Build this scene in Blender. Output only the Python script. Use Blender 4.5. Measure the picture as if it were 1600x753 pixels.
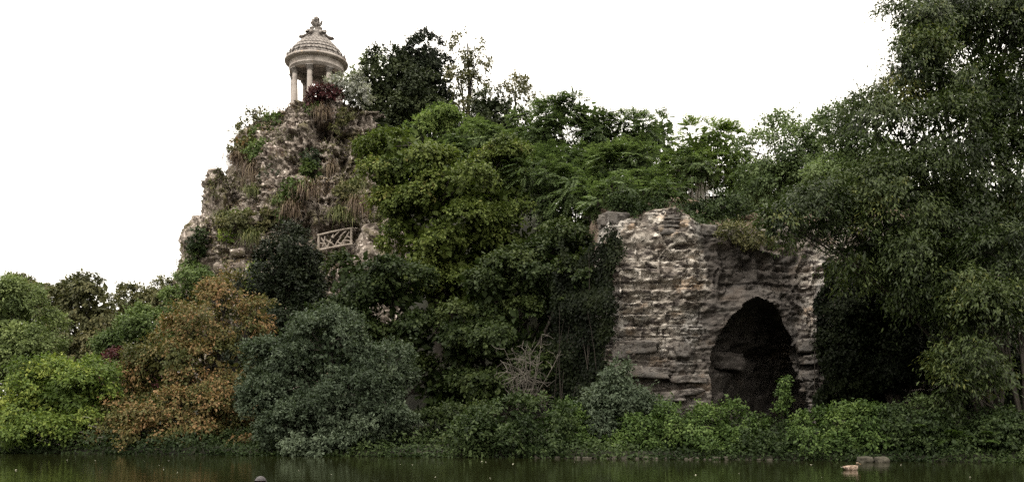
import bpy, bmesh, math, time
import numpy as np
from math import radians, sin, cos, pi
from mathutils import Vector, Matrix

for o in list(bpy.data.objects):
    bpy.data.objects.remove(o)
SC = bpy.context.scene
COL = SC.collection

# ------------------------------------------------------------------ camera
F, CX, HZ, CAMZ = 1320.0, 800.0, 632.0, 2.0      # focal length in photo pixels, centre column, horizon row, eye height
cam_d = bpy.data.cameras.new('camera')
cam = bpy.data.objects.new('camera', cam_d)
COL.objects.link(cam)
cam.location = (0, 0, CAMZ)
cam.rotation_euler = (pi / 2, 0, 0)
cam_d.sensor_width = 36
cam_d.lens = 36 * F / 1600
cam_d.shift_y = (HZ - 376.5) / 1600
cam_d.clip_end = 3000
SC.camera = cam

# ------------------------------------------------------------------ sky and sun (overcast)
SUN_EL, SUN_AZ = radians(52), radians(215)        # sun behind the clouds, high, behind the camera and to its left
w = bpy.data.worlds.new('World')
SC.world = w
w.use_nodes = True
nt = w.node_tree
nt.nodes.clear()
N = nt.nodes.new
out = N('ShaderNodeOutputWorld'); bg = N('ShaderNodeBackground')
sky = N('ShaderNodeTexSky'); sky.sky_type = 'NISHITA'; sky.sun_disc = False
sky.sun_elevation = SUN_EL; sky.sun_rotation = SUN_AZ
tc = N('ShaderNodeTexCoord'); sp = N('ShaderNodeSeparateXYZ')
mx = N('ShaderNodeMath'); mx.operation = 'MAXIMUM'; mx.inputs[1].default_value = 0.0
ma = N('ShaderNodeMath'); ma.operation = 'MULTIPLY_ADD'; ma.inputs[1].default_value = 22.0; ma.inputs[2].default_value = 8.6
cc = N('ShaderNodeCombineColor')
mix = N('ShaderNodeMix'); mix.data_type = 'RGBA'; mix.inputs[0].default_value = 0.96
L = nt.links.new
L(tc.outputs['Generated'], sp.inputs[0]); L(sp.outputs[2], mx.inputs[0]); L(mx.outputs[0], ma.inputs[0])
for i, wt in enumerate((1.06, 1.0, .90)):          # cloud light, a little warm
    mm = N('ShaderNodeMath'); mm.operation = 'MULTIPLY'; mm.inputs[1].default_value = wt
    L(ma.outputs[0], mm.inputs[0]); L(mm.outputs[0], cc.inputs[i])
L(sky.outputs[0], mix.inputs[6]); L(cc.outputs[0], mix.inputs[7])
L(mix.outputs[2], bg.inputs[0]); bg.inputs[1].default_value = 0.1
L(bg.outputs[0], out.inputs[0])
sun_d = bpy.data.lights.new('sun', 'SUN')
sun_d.energy = 1.5; sun_d.angle = radians(11); sun_d.color = (1, .96, .9)
sun = bpy.data.objects.new('sun', sun_d); COL.objects.link(sun)
_d = Vector((sin(SUN_AZ) * cos(SUN_EL), cos(SUN_AZ) * cos(SUN_EL), sin(SUN_EL)))
sun.rotation_euler = _d.to_track_quat('Z', 'Y').to_euler()
VS = SC.view_settings
VS.view_transform = 'Standard'; VS.look = 'None'; VS.exposure = 0.65; VS.gamma = 1.0; VS.use_curve_mapping = False
SC.render.film_transparent = False
SC.cycles.use_denoising = False
SC.cycles.max_bounces = 6; SC.cycles.diffuse_bounces = 3; SC.cycles.glossy_bounces = 3
SC.cycles.transmission_bounces = 3; SC.cycles.transparent_max_bounces = 4

# ------------------------------------------------------------------ numpy helpers
def P(px, py, Y):
    return np.array([(px - CX) / F * Y, Y, CAMZ + (HZ - py) / F * Y])

def ss(x, a, b):
    t = np.clip((np.asarray(x, float) - a) / (b - a), 0, 1)
    return t * t * (3 - 2 * t)

def _h(ix, iy, iz, seed):
    h = (ix.astype(np.uint32) * np.uint32(374761393) + iy.astype(np.uint32) * np.uint32(668265263)
         + iz.astype(np.uint32) * np.uint32(2147483647) + np.uint32((seed * 974711 + 12345) & 0xffffffff))
    h = (h ^ (h >> np.uint32(13))) * np.uint32(1274126177)
    h = (h ^ (h >> np.uint32(15))) * np.uint32(2246822519)
    return ((h ^ (h >> np.uint32(16))) & np.uint32(0xffffff)).astype(np.float64) / 16777215.0

def vnoise(p, seed=0):
    i = np.floor(p).astype(np.int64); f = p - i; f = f * f * (3 - 2 * f)
    r = 0
    for dx in (0, 1):
        for dy in (0, 1):
            for dz in (0, 1):
                wt = (f[:, 0] if dx else 1 - f[:, 0]) * (f[:, 1] if dy else 1 - f[:, 1]) * (f[:, 2] if dz else 1 - f[:, 2])
                r = r + wt * _h(i[:, 0] + dx, i[:, 1] + dy, i[:, 2] + dz, seed)
    return r * 2 - 1

def fbm(p, o=4, seed=0):
    r = 0; a = 1.0; q = np.array(p, float)
    for k in range(o):
        r = r + a * vnoise(q, seed + k); q = q * 2.03 + 7.1; a *= .5
    return r

def worley(p, seed=0):
    i = np.floor(p).astype(np.int64)
    f1 = np.full(len(p), 9.0); f2 = np.full(len(p), 9.0)
    for dx in (-1, 0, 1):
        for dy in (-1, 0, 1):
            for dz in (-1, 0, 1):
                a, b, c = i[:, 0] + dx, i[:, 1] + dy, i[:, 2] + dz
                d = ((a + _h(a, b, c, seed) - p[:, 0]) ** 2 + (b + _h(a, b, c, seed + 1) - p[:, 1]) ** 2
                     + (c + _h(a, b, c, seed + 2) - p[:, 2]) ** 2)
                n = d < f1
                f2 = np.where(n, f1, np.minimum(f2, d)); f1 = np.where(n, d, f1)
    return np.sqrt(f1), np.sqrt(f2)

def unit(a):
    return a / np.maximum(np.linalg.norm(a, axis=-1, keepdims=True), 1e-9)

# ------------------------------------------------------------------ object helpers
NTRI = 0
def mesh_np(name, v, f, tint=None, smooth=False):
    """verts (n,3), faces (m,3) or (m,4) -> mesh"""
    global NTRI
    v = np.asarray(v, np.float32); f = np.asarray(f, np.int32)
    m = bpy.data.meshes.new(name)
    k = f.shape[1]
    m.vertices.add(len(v)); m.vertices.foreach_set('co', v.ravel())
    m.loops.add(f.size); m.loops.foreach_set('vertex_index', f.ravel())
    m.polygons.add(len(f)); m.polygons.foreach_set('loop_start', np.arange(0, f.size, k, dtype=np.int32))
    if smooth:
        m.polygons.foreach_set('use_smooth', np.ones(len(f), bool))
    if tint is not None:
        a = m.attributes.new('tint', 'FLOAT', 'POINT'); a.data.foreach_set('value', np.asarray(tint, np.float32))
    m.update(calc_edges=True); m.validate()
    NTRI += len(f) * (k - 2)
    return m

def link(name, mesh, mat=None, parent=None, loc=None):
    o = bpy.data.objects.new(name, mesh); COL.objects.link(o)
    if mat is not None and mesh is not None and not mesh.materials:
        mesh.materials.append(mat)
    if parent is not None:
        o.parent = parent
    if loc is not None:
        o.location = [float(c) for c in loc]
    return o

def tag(o, label, cat, group=None):
    o['label'] = label; o['category'] = cat
    if group: o['group'] = group
    return o

def thing(name, label, cat, loc, group=None):
    o = link(name, None, loc=loc)
    o.empty_display_size = .2
    return tag(o, label, cat, group)

def struct(o):
    o['kind'] = 'structure'; return o

def tubes(paths, sides=6):
    """paths: list of (points (k,3), radii (k,))"""
    V, Fc, n = [], [], 0
    ang = np.arange(sides) * 2 * pi / sides
    for pts, rad in paths:
        pts = np.asarray(pts, float); k = len(pts); rad = np.broadcast_to(rad, (k,))
        t = unit(np.gradient(pts, axis=0))
        ref = np.where(np.abs(t[:, 2:3]) > .9, [[1., 0, 0]], [[0, 0, 1.]])
        a = unit(np.cross(t, ref)); b = np.cross(t, a)
        ring = pts[:, None] + rad[:, None, None] * (a[:, None] * np.cos(ang)[None, :, None] + b[:, None] * np.sin(ang)[None, :, None])
        V.append(ring.reshape(-1, 3))
        i = np.arange(k - 1)[:, None] * sides; j = np.arange(sides)[None]; j2 = (j + 1) % sides
        Fc.append(np.stack([i + j, i + j2, i + sides + j2, i + sides + j], -1).reshape(-1, 4) + n)
        n += k * sides
    return np.concatenate(V), np.concatenate(Fc)

def lathe(prof, n=32, arc=(0, 2 * pi)):
    prof = np.asarray(prof, float); k = len(prof)
    a = np.arange(n) * 2 * pi / n
    V = np.stack([prof[:, None, 0] * np.cos(a), prof[:, None, 0] * np.sin(a), np.repeat(prof[:, 1:2], n, 1)], -1).reshape(-1, 3)
    i = np.arange(k - 1)[:, None] * n; j = np.arange(n)[None]; j2 = (j + 1) % n
    return V, np.stack([i + j, i + j2, i + n + j2, i + n + j], -1).reshape(-1, 4)

def sweep(a, b, bend, n=6, rng=None):
    """bent path from a to b"""
    t = np.linspace(0, 1, n)[:, None]
    m = (a + b) / 2 + bend
    return (1 - t) ** 2 * a + 2 * t * (1 - t) * m + t * t * b

def join(parts):
    V, Fc, n = [], [], 0
    for v, f in parts:
        V.append(v); Fc.append(np.asarray(f) + n); n += len(v)
    return np.concatenate(V), np.concatenate(Fc)

_bx = np.array([[x, y, z] for z in (-1, 1) for y in (-1, 1) for x in (-1, 1)], float) / 2
_bf = np.array([[0, 2, 3, 1], [4, 5, 7, 6], [0, 1, 5, 4], [2, 6, 7, 3], [0, 4, 6, 2], [1, 3, 7, 5]])

def stone_mesh(name, rng, size, n=5, rough=.12, boxy=.65):
    """irregular block: subdivided cube pulled toward a sphere, then roughened"""
    g = np.linspace(-1, 1, n)
    V, Fc, k = [], [], 0
    for ax in range(3):
        for s in (-1, 1):
            a, b = np.meshgrid(g, g, indexing='ij')
            p = np.zeros((n * n, 3)); p[:, ax] = s; p[:, (ax + 1) % 3] = a.ravel(); p[:, (ax + 2) % 3] = b.ravel()
            i = np.arange(n - 1)[:, None] * n + np.arange(n - 1)[None]
            q = np.stack([i, i + n, i + n + 1, i + 1], -1).reshape(-1, 4)
            if s < 0: q = q[:, ::-1]
            V.append(p); Fc.append(q + k); k += n * n
    V = np.concatenate(V); Fc = np.concatenate(Fc)
    V = V * boxy + unit(V) * (1 - boxy) * 1.15
    sd = int(rng.integers(1, 9999))
    V = V * (1 + rough * fbm(V * 1.3 + sd, 3, sd)[:, None]) + rough * .5 * np.stack([vnoise(V * 2 + 9 * c, sd + c) for c in range(3)], -1)
    V = V * np.asarray(size) / 2
    u, inv = np.unique(np.round(V, 4), axis=0, return_inverse=True)
    return mesh_np(name, u, inv.reshape(-1)[Fc])

# ------------------------------------------------------------------ materials
def new_mat(name):
    m = bpy.data.materials.new(name); m.use_nodes = True
    t = m.node_tree; return m, t, t.nodes['Principled BSDF'], t.nodes['Material Output']

def ramp_node(t, stops):
    r = t.nodes.new('ShaderNodeValToRGB'); e = r.color_ramp.elements
    while len(e) < len(stops): e.new(0.5)
    for k, (pos, c) in enumerate(stops):
        e[k].position = pos; e[k].color = (*c, 1)
    return r

def leaf_mat(name, stops, rough=.5, trans=.24, spec=.10, green=(.95, 1.03, .86)):
    m, t, b, o = new_mat(name)
    at = t.nodes.new('ShaderNodeAttribute'); at.attribute_name = 'tint'
    r = ramp_node(t, [(p_, (c_[0] * green[0], c_[1] * green[1], c_[2] * green[2])) for p_, c_ in stops])
    t.links.new(at.outputs['Fac'], r.inputs[0]); t.links.new(r.outputs[0], b.inputs['Base Color'])
    b.inputs['Roughness'].default_value = rough; b.inputs['Specular IOR Level'].default_value = spec
    tr = t.nodes.new('ShaderNodeBsdfTranslucent'); mxs = t.nodes.new('ShaderNodeMixShader'); mxs.inputs[0].default_value = trans
    br = t.nodes.new('ShaderNodeMix'); br.data_type = 'RGBA'; br.blend_type = 'MULTIPLY'; br.inputs[0].default_value = 1
    br.inputs[7].default_value = (1.05, 1.15, .68, 1)
    t.links.new(r.outputs[0], br.inputs[6]); t.links.new(br.outputs[2], tr.inputs[0])
    t.links.new(b.outputs[0], mxs.inputs[1]); t.links.new(tr.outputs[0], mxs.inputs[2]); t.links.new(mxs.outputs[0], o.inputs[0])
    return m

def noise_mat(name, stops, scale=3.0, detail=6, rough=.85, bump=.3, bscale=25, stretch=(1, 1, 1), spec=.25, layers=()):
    """object-space noise -> ramp; layers: (scale, lo, hi, colour, stretch) masks mixed on top"""
    m, t, b, o = new_mat(name)
    g = t.nodes.new('ShaderNodeTexCoord')
    def nz(sc, st, det=5):
        mp = t.nodes.new('ShaderNodeMapping'); mp.inputs['Scale'].default_value = st
        t.links.new(g.outputs['Object'], mp.inputs[0])
        n = t.nodes.new('ShaderNodeTexNoise'); n.inputs['Scale'].default_value = sc; n.inputs['Detail'].default_value = det
        n.inputs['Roughness'].default_value = .65
        t.links.new(mp.outputs[0], n.inputs['Vector']); return n
    n = nz(scale, stretch, detail); r = ramp_node(t, stops)
    t.links.new(n.outputs['Fac'], r.inputs[0]); col = r.outputs[0]
    for k, (sc, lo, hi, c, st) in enumerate(layers):
        q = nz(sc, st); mr = t.nodes.new('ShaderNodeMapRange')
        mr.inputs['From Min'].default_value = lo; mr.inputs['From Max'].default_value = hi
        t.links.new(q.outputs['Fac'], mr.inputs[0])
        x = t.nodes.new('ShaderNodeMix'); x.data_type = 'RGBA'; x.inputs[7].default_value = (*c, 1)
        t.links.new(mr.outputs[0], x.inputs[0]); t.links.new(col, x.inputs[6]); col = x.outputs[2]
    t.links.new(col, b.inputs['Base Color'])
    b.inputs['Roughness'].default_value = rough; b.inputs['Specular IOR Level'].default_value = spec
    if bump:
        q = nz(bscale, stretch); bp = t.nodes.new('ShaderNodeBump'); bp.inputs['Strength'].default_value = bump; bp.inputs['Distance'].default_value = .05
        t.links.new(q.outputs['Fac'], bp.inputs['Height']); t.links.new(bp.outputs[0], b.inputs['Normal'])
    return m, t, b, col

def flat_mat(name, c, rough=.6, spec=.3):
    m, t, b, o = new_mat(name)
    n = t.nodes.new('ShaderNodeTexNoise'); n.inputs['Scale'].default_value = 14
    r = ramp_node(t, [(.3, [k * .75 for k in c]), (.7, [min(1, k * 1.2) for k in c])])
    g = t.nodes.new('ShaderNodeTexCoord'); t.links.new(g.outputs['Object'], n.inputs['Vector'])
    t.links.new(n.outputs['Fac'], r.inputs[0]); t.links.new(r.outputs[0], b.inputs['Base Color'])
    b.inputs['Roughness'].default_value = rough; b.inputs['Specular IOR Level'].default_value = spec
    return m

M = {}
def G(*rows): return [(p, c) for p, c in rows]
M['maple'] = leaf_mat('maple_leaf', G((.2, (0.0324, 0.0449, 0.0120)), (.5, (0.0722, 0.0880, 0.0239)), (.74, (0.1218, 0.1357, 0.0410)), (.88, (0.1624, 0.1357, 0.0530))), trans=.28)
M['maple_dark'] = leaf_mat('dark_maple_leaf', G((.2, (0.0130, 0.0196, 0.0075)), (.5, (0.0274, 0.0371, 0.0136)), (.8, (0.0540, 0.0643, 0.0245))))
M['grey'] = leaf_mat('grey_leaf', G((.2, (0.0226, 0.0320, 0.0177)), (.5, (0.0419, 0.0572, 0.0337)), (.8, (0.0887, 0.1109, 0.0706))), green=(1, 1, 1))
M['yew'] = leaf_mat('yew_needle', G((.2, (0.0064, 0.0088, 0.0048)), (.5, (0.0120, 0.0160, 0.0088)), (.8, (0.0256, 0.0304, 0.0160))), trans=.08)
M['cedar'] = leaf_mat('cedar_needle', G((.2, (0.0144, 0.0189, 0.0096)), (.5, (0.0272, 0.0328, 0.0168)), (.8, (0.0560, 0.0640, 0.0320))), trans=.1)
M['bright'] = leaf_mat('bright_leaf', G((.2, (.046, .066, .016)), (.5, (.092, .122, .029)), (.8, (.205, .218, .054))), trans=.3)
M['fresh'] = leaf_mat('fresh_leaf', G((.2, (0.0405, 0.0570, 0.0216)), (.5, (0.0720, 0.0966, 0.0360)), (.8, (0.1215, 0.1472, 0.0594))), trans=.25)
M['pale'] = leaf_mat('pale_leaf', G((.2, (.066, .082, .036)), (.5, (.115, .136, .058)), (.8, (.19, .21, .095))), trans=.3)
M['olive'] = leaf_mat('olive_leaf', G((.2, (.042, .046, .020)), (.5, (.085, .086, .038)), (.8, (.145, .130, .062))), green=(1, 1, 1))
M['rust'] = leaf_mat('rusty_leaf', G((.18, (0.0381, 0.0449, 0.0136)), (.44, (0.0802, 0.0789, 0.0272)), (.58, (0.1253, 0.0898, 0.0357)), (.72, (0.1856, 0.1077, 0.0493)), (.84, (0.2608, 0.1571, 0.0850)), (.95, (0.1705, 0.1391, 0.0467))), trans=.25, green=(1, 1, 1))
M['red'] = leaf_mat('red_leaf', G((.2, (0.0270, 0.0096, 0.0104)), (.5, (0.0558, 0.0192, 0.0208)), (.8, (0.1035, 0.0384, 0.0384))), green=(1, 1, 1))
M['silver'] = leaf_mat('silver_leaf', G((.2, (.14, .145, .125)), (.5, (.24, .245, .215)), (.8, (.40, .40, .365))), green=(1, 1, 1))
M['ailanthus'] = leaf_mat('compound_leaf', G((.2, (0.0331, 0.0451, 0.0238)), (.5, (0.0782, 0.1015, 0.0475)), (.8, (0.1380, 0.1645, 0.0855))), trans=.36)
M['ailanthus_light'] = leaf_mat('light_compound_leaf', G((.2, (.055, .074, .028)), (.5, (.115, .150, .050)), (.8, (.19, .22, .085))), trans=.38)
M['willow'] = leaf_mat('narrow_leaf', G((.2, (0.0115, 0.0172, 0.0057)), (.5, (0.0271, 0.0370, 0.0123)), (.78, (0.0607, 0.0748, 0.0271)), (.92, (0.1066, 0.1032, 0.0287))), rough=.45, spec=.18, trans=.28)
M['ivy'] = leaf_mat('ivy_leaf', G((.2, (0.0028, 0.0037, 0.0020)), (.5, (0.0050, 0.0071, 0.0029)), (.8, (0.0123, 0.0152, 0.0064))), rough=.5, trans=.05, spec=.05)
M['nettle'] = leaf_mat('bank_leaf', G((.2, (0.0264, 0.0423, 0.0136)), (.5, (0.0528, 0.0791, 0.0247)), (.8, (0.1012, 0.1334, 0.0442))), trans=.25)
M['shade'] = leaf_mat('shade_leaf', G((.2, (0.0119, 0.0185, 0.0076)), (.5, (0.0247, 0.0361, 0.0145)), (.8, (0.0561, 0.0722, 0.0306))))
M['straw'] = leaf_mat('dry_grass_blade', G((.2, (.045, .030, .022)), (.5, (.105, .074, .052)), (.8, (.19, .15, .095))), trans=.1, green=(1, 1, 1))
M['sedge'] = leaf_mat('green_grass_blade', G((.2, (.040, .046, .020)), (.5, (.090, .095, .042)), (.8, (.18, .165, .085))), trans=.15)
M['bark'] = noise_mat('bark', [(.3, (.012, .010, .008)), (.7, (.046, .038, .029))], 6, stretch=(3, 3, .6), bump=.5)[0]
M['pale_bark'] = noise_mat('pale_bark', [(.3, (.13, .12, .10)), (.7, (.30, .28, .24))], 6, stretch=(3, 3, .6), bump=.4)[0]
M['rock'] = noise_mat('worn_rock', [(.3, (.045, .036, .028)), (.44, (.098, .080, .064)), (.56, (.19, .160, .133)), (.70, (.39, .345, .30))], 2.6, 10, .9, .8, 9,
                      layers=((.45, .53, .62, (.10, .088, .048), (1, 1, 1.4)), (.9, .56, .64, (.060, .042, .034), (1, 1, .5)), (3.6, .57, .64, (.52, .45, .405), (1, 1, .6)), (4.5, .60, .66, (.045, .033, .027), (1, 1, .7))))[0]

def stage(s): print('STAGE %s %.1fs tris %d' % (s, time.perf_counter() - T0, NTRI), flush=True)
T0 = time.perf_counter()

# ------------------------------------------------------------------ ground
def shore(x):
    return np.clip(32.2 - .15 * np.asarray(x, float), 24, 42)

def ground_h(x, y):
    x = np.asarray(x, float); y = np.asarray(y, float)
    d = y - shore(x)
    far = -1.2 + 1.45 * ss(d, -1.2, .25) + .35 * ss(d, .3, 4) + 1.9 * ss(d, 4, 30)
    hill = 24.5 * ss(y, 64, 79) * ss(x, -15, -7) * (1 - ss(x, 1, 9)) * (1 - ss(y, 110, 160))
    mid = 13 * ss(y, 45, 60) * ss(x, -12, -3) * (1 - ss(x, 3.5, 5.5)) * (1 - ss(y, 120, 170))
    plat = 14.2 * ss(y, 55, 59) * ss(x, 3, 5) * (1 - ss(x, 60, 90)) * (1 - ss(y, 120, 170))
    far = far + np.maximum(np.maximum(hill, mid), plat)
    near = -1.2 + 1.27 * (1 - ss(y, 13.2, 14.6)) + .35 * (1 - ss(y, 2, 9)) + 16 * (1 - ss(y, -60, -6))
    return np.where(y > 20, far, near)

xs = np.unique(np.concatenate([np.linspace(-900, -70, 24), np.linspace(-70, 60, 120), np.linspace(60, 900, 24)]))
ys = np.unique(np.concatenate([np.linspace(-400, -5, 26), np.linspace(-5, 28, 34), np.linspace(28, 46, 46), np.linspace(46, 110, 48), np.linspace(110, 1500, 24)]))
gx, gy = np.meshgrid(xs, ys, indexing='ij')
gz = ground_h(gx, gy)
q = np.stack([gx.ravel(), gy.ravel(), gz.ravel()], -1)
q[:, 2] += np.where(q[:, 2] > .15, .10 * fbm(q * .7, 3, 5), 0)
nx, ny = len(xs), len(ys)
i = (np.arange(nx - 1)[:, None] * ny + np.arange(ny - 1)[None])
M['soil'] = noise_mat('soil_and_ground_plants', [(.32, (.008, .008, .005)), (.52, (.014, .014, .008)), (.7, (.022, .025, .011))], 1.2, 8, .95, .6, 9)[0]
struct(link('ground', mesh_np('ground', q, np.stack([i, i + ny, i + ny + 1, i + 1], -1).reshape(-1, 4), smooth=True), M['soil']))

# lake
m, t, b, o_ = new_mat('lake_water')
b.inputs['Base Color'].default_value = (.007, .008, .0025, 1)
b.inputs['Roughness'].default_value = .04; b.inputs['IOR'].default_value = 1.333; b.inputs['Specular IOR Level'].default_value = .5
g = t.nodes.new('ShaderNodeTexCoord')
last = None
for sc, st, dist in ((1.0, (.5, 2.4, 1), .006), (4.0, (.4, 2.2, 1), .0028)):
    mp = t.nodes.new('ShaderNodeMapping'); mp.inputs['Scale'].default_value = st
    n = t.nodes.new('ShaderNodeTexNoise'); n.inputs['Scale'].default_value = sc; n.inputs['Detail'].default_value = 3
    bp = t.nodes.new('ShaderNodeBump'); bp.inputs['Strength'].default_value = 1; bp.inputs['Distance'].default_value = dist
    t.links.new(g.outputs['Object'], mp.inputs[0]); t.links.new(mp.outputs[0], n.inputs['Vector']); t.links.new(n.outputs['Fac'], bp.inputs['Height'])
    if last: t.links.new(last.outputs[0], bp.inputs['Normal'])
    last = bp
t.links.new(last.outputs[0], b.inputs['Normal'])
M['water'] = m
struct(link('lake_water', mesh_np('lake_water', [[-600, 10, 0], [600, 10, 0], [600, 46, 0], [-600, 46, 0]], [[0, 1, 2, 3]]), M['water']))
stage('ground')

# ------------------------------------------------------------------ rock island (the grotto-work peak)
def rings(zs, cxf, cyf, rxf, ryf, th, seed, amp=1.0, rough=None):
    z, a = np.meshgrid(zs, th, indexing='ij')
    cx_, cy_, rx_, ry_ = cxf(z), cyf(z), rxf(z), ryf(z)
    V = np.stack([cx_ + rx_ * np.sin(a), cy_ - ry_ * np.cos(a), z], -1).reshape(-1, 3)
    nrm = unit(np.stack([np.sin(a) * ry_, -np.cos(a) * rx_, 0 * a], -1).reshape(-1, 3))
    fine = np.abs(((a.ravel() + pi) % (2 * pi)) - pi) < 1.8
    d = 1.1 * amp * fbm(V * np.array([.24, .24, .17]), 3, seed)
    rid = 1 - np.abs(fbm(V * np.array([.55, .55, .26]) + 3, 3, seed + 5)) * 1.6
    d = d + .55 * amp * rid
    wp = V * np.array([1.45, 1.45, .68]) + .45 * np.stack([vnoise(V * 1.1 + 11 * c, seed + 20 + c) for c in range(3)], -1)
    f1, f2 = worley(wp, seed + 30)
    cav = ss(f2 - f1, .0, .45)
    deep = ss(vnoise(V * .5, seed + 50), -.5, .4)
    d = d - 1.15 * amp * cav * (.3 + .7 * deep) + .22 * amp
    wp2 = V * np.array([3.0, 3.0, 1.5]) + .4 * np.stack([vnoise(V * 2 + 5 * c, seed + 60 + c) for c in range(3)], -1)
    g1, g2 = worley(wp2, seed + 70)
    d = d - .58 * amp * ss(g2 - g1, .02, .32) * (.3 + .7 * ss(vnoise(V * .9, seed + 95), -.3, .5)) + .09 * fbm(V * 3, 2, seed + 80)
    k1, k2 = worley(V * np.array([5.2, 5.2, 4.0]) + .35 * vnoise(V * 3, seed + 97)[:, None], seed + 98)
    d = d - .16 * amp * ss(k2 - k1, .05, .5)
    crev = ss(.13 - np.abs(vnoise(V * np.array([.75, .75, .17]) + 5, seed + 101)), 0, .13)
    d = d - .75 * amp * crev
    if rough is not None: d = d + rough(V)
    V = V + nrm * (d * fine + d * .5 * ~fine)[:, None]
    V[:, 2] += .25 * amp * vnoise(V * 1.1 + 40, seed + 90)
    k, n = len(zs), len(th)
    ii = np.arange(k - 1)[:, None] * n; jj = np.arange(n)[None]; j2 = (jj + 1) % n
    Fq = np.stack([ii + jj, ii + j2, ii + n + j2, ii + n + jj], -1).reshape(-1, 4)
    # flat cap drawn toward the middle
    c = len(V); top = V[(k - 1) * n:]
    capz = top[:, 2].mean()
    mid = top * .5 + np.array([top[:, 0].mean(), top[:, 1].mean(), capz]) * .5
    mid[:, 2] += .25 * vnoise(mid * 1.5, seed + 7)
    V = np.concatenate([V, mid, [[top[:, 0].mean(), top[:, 1].mean(), capz]]])
    jf = np.arange(n); jn = (jf + 1) % n
    Fq = np.concatenate([Fq, np.stack([(k - 1) * n + jf, (k - 1) * n + jn, c + jn, c + jf], -1), np.stack([c + jf, c + jn, np.full(n, c + n), np.full(n, c + n)], -1)])
    return V, Fq

def ip(z, zz, vv): return np.interp(z, zz, vv)
ZL = [0, 5, 12, 17.5, 20, 22.5, 25, 27.5, 28.6, 29.2]
XL = [-28.9, -28.9, -28.7, -28.0, -26.2, -25.4, -25.3, -24.3, -22.4, -21.6]
XR = [-8, -8.5, -9, -9.6, -9.9, -10.6, -11.0, -11.3, -11.6, -11.9]
cxf = lambda z: (ip(z, ZL, XL) + ip(z, ZL, XR)) / 2
rxf = lambda z: (ip(z, ZL, XR) - ip(z, ZL, XL)) / 2
ryf = lambda z: ip(z, [0, 10, 16, 22, 27, 29.2], [15.5, 12, 9.6, 7.2, 5.6, 4.9])
th = np.concatenate([np.linspace(-1.75, 1.75, 290), np.linspace(1.75, 2 * pi - 1.75, 30)[1:-1]])
zs = np.concatenate([np.linspace(0, 9, 20), np.linspace(9, 29.0, 215)[1:]])
HOLES = [(506, 208, 74.5, .75, .8, 1.8), (549, 281, 72.5, .8, .7, 2.0), (466, 362, 69, .7, .9, 2.0), (400, 292, 74, .5, .9, 1.1), (450, 238, 75, .4, .5, .7), (520, 372, 71, 1.9, 1.0, 1.3)]
def rough_main(V):
    d = np.zeros(len(V))
    for hx, hy, hY, rx, rz, dep in HOLES:
        c = P(hx, hy, hY)
        r = ((V[:, 0] - c[0]) / rx) ** 2 + ((V[:, 2] - c[2]) / rz) ** 2
        d = d - dep * np.exp(-r ** 2) * (V[:, 1] < 80)
    # ledges every few metres
    zz = V[:, 2] + .8 * vnoise(V * .2, 91)
    return d + .35 * (1 - ss((zz / 2.9) % 1, .1, .75))
parts = [rings(zs, cxf, lambda z: 80 + 0 * z, rxf, ryf, th, 100, 1.0, rough_main)]
th2 = np.linspace(0, 2 * pi, 90, endpoint=False)
# pinnacle on the left and its shoulder
pz = np.linspace(12, 23.1, 100)
parts.append(rings(pz, lambda z: ip(z, [12, 18, 20, 22.6], [-27.6, -26.9, -26.5, -26.45]), lambda z: 76.0 + 0 * z,
                   lambda z: ip(z, [12, 17, 19.5, 22.2, 23.1], [2.2, 1.45, 1.1, .9, .45]), lambda z: ip(z, [12, 17, 22, 22.6], [2.2, 1.6, 1.0, .5]), th2, 300, .42))
pz = np.linspace(2, 18.6, 130)
parts.append(rings(pz, lambda z: ip(z, [2, 12, 18.6], [-27.4, -27.5, -27.4]), lambda z: 75 + 0 * z,
                   lambda z: ip(z, [2, 12, 17, 18.6], [1.9, 1.9, 1.75, 1.2]), lambda z: ip(z, [2, 17.5, 18.6], [2.6, 2.0, 1.0]), th2, 340, .5))
# jutting wall right of the rustic railing
pz = np.linspace(3, 16.9, 120)
parts.append(rings(pz, lambda z: -10.8 + 0 * z, lambda z: 70.5 + 0 * z, lambda z: ip(z, [3, 14, 16.9], [2.9, 2.35, 1.75]), lambda z: ip(z, [3, 14.5, 16.9], [3, 2.2, 1.4]), th2, 380, .55))
# ledge carrying the railing
pz = np.linspace(2, 14.7, 80)
parts.append(rings(pz, lambda z: -14.6 + 0 * z, lambda z: 72.5 + 0 * z, lambda z: 2.6 + 0 * z, lambda z: 2.6 + 0 * z, th2, 420, .4))
v, f = join(parts); ISL = v
island = struct(link('rock_island', mesh_np('rock_island', v, f), M['rock']))
rng = np.random.default_rng(3)
blk = [stone_mesh('boulder', rng, (1, 1, 1), 5, .2, .45) for _ in range(4)]
for k, (px, py, Y, s) in enumerate([(462, 250, 75, 1.1), (480, 262, 74.5, 1.0), (447, 262, 74.5, .7), (520, 236, 74.3, .9), (492, 300, 72.5, .9),
                                    (610, 350, 68.7, .9), (585, 368, 68.5, .8), (636, 345, 69, .8), (430, 300, 73, .8), (395, 345, 70.5, .9), (345, 420, 70, 1.0), (372, 395, 69.5, .9)]):
    o = link('boulder', blk[k % 4], M['rock'], island, P(px, py, Y))
    o.scale = (s * 1.25, s, s * .8); o.rotation_euler = tuple(rng.uniform(-.5, .5, 3))
stage('island')

# ------------------------------------------------------------------ quarry cliff
rng = np.random.default_rng(11)
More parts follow.
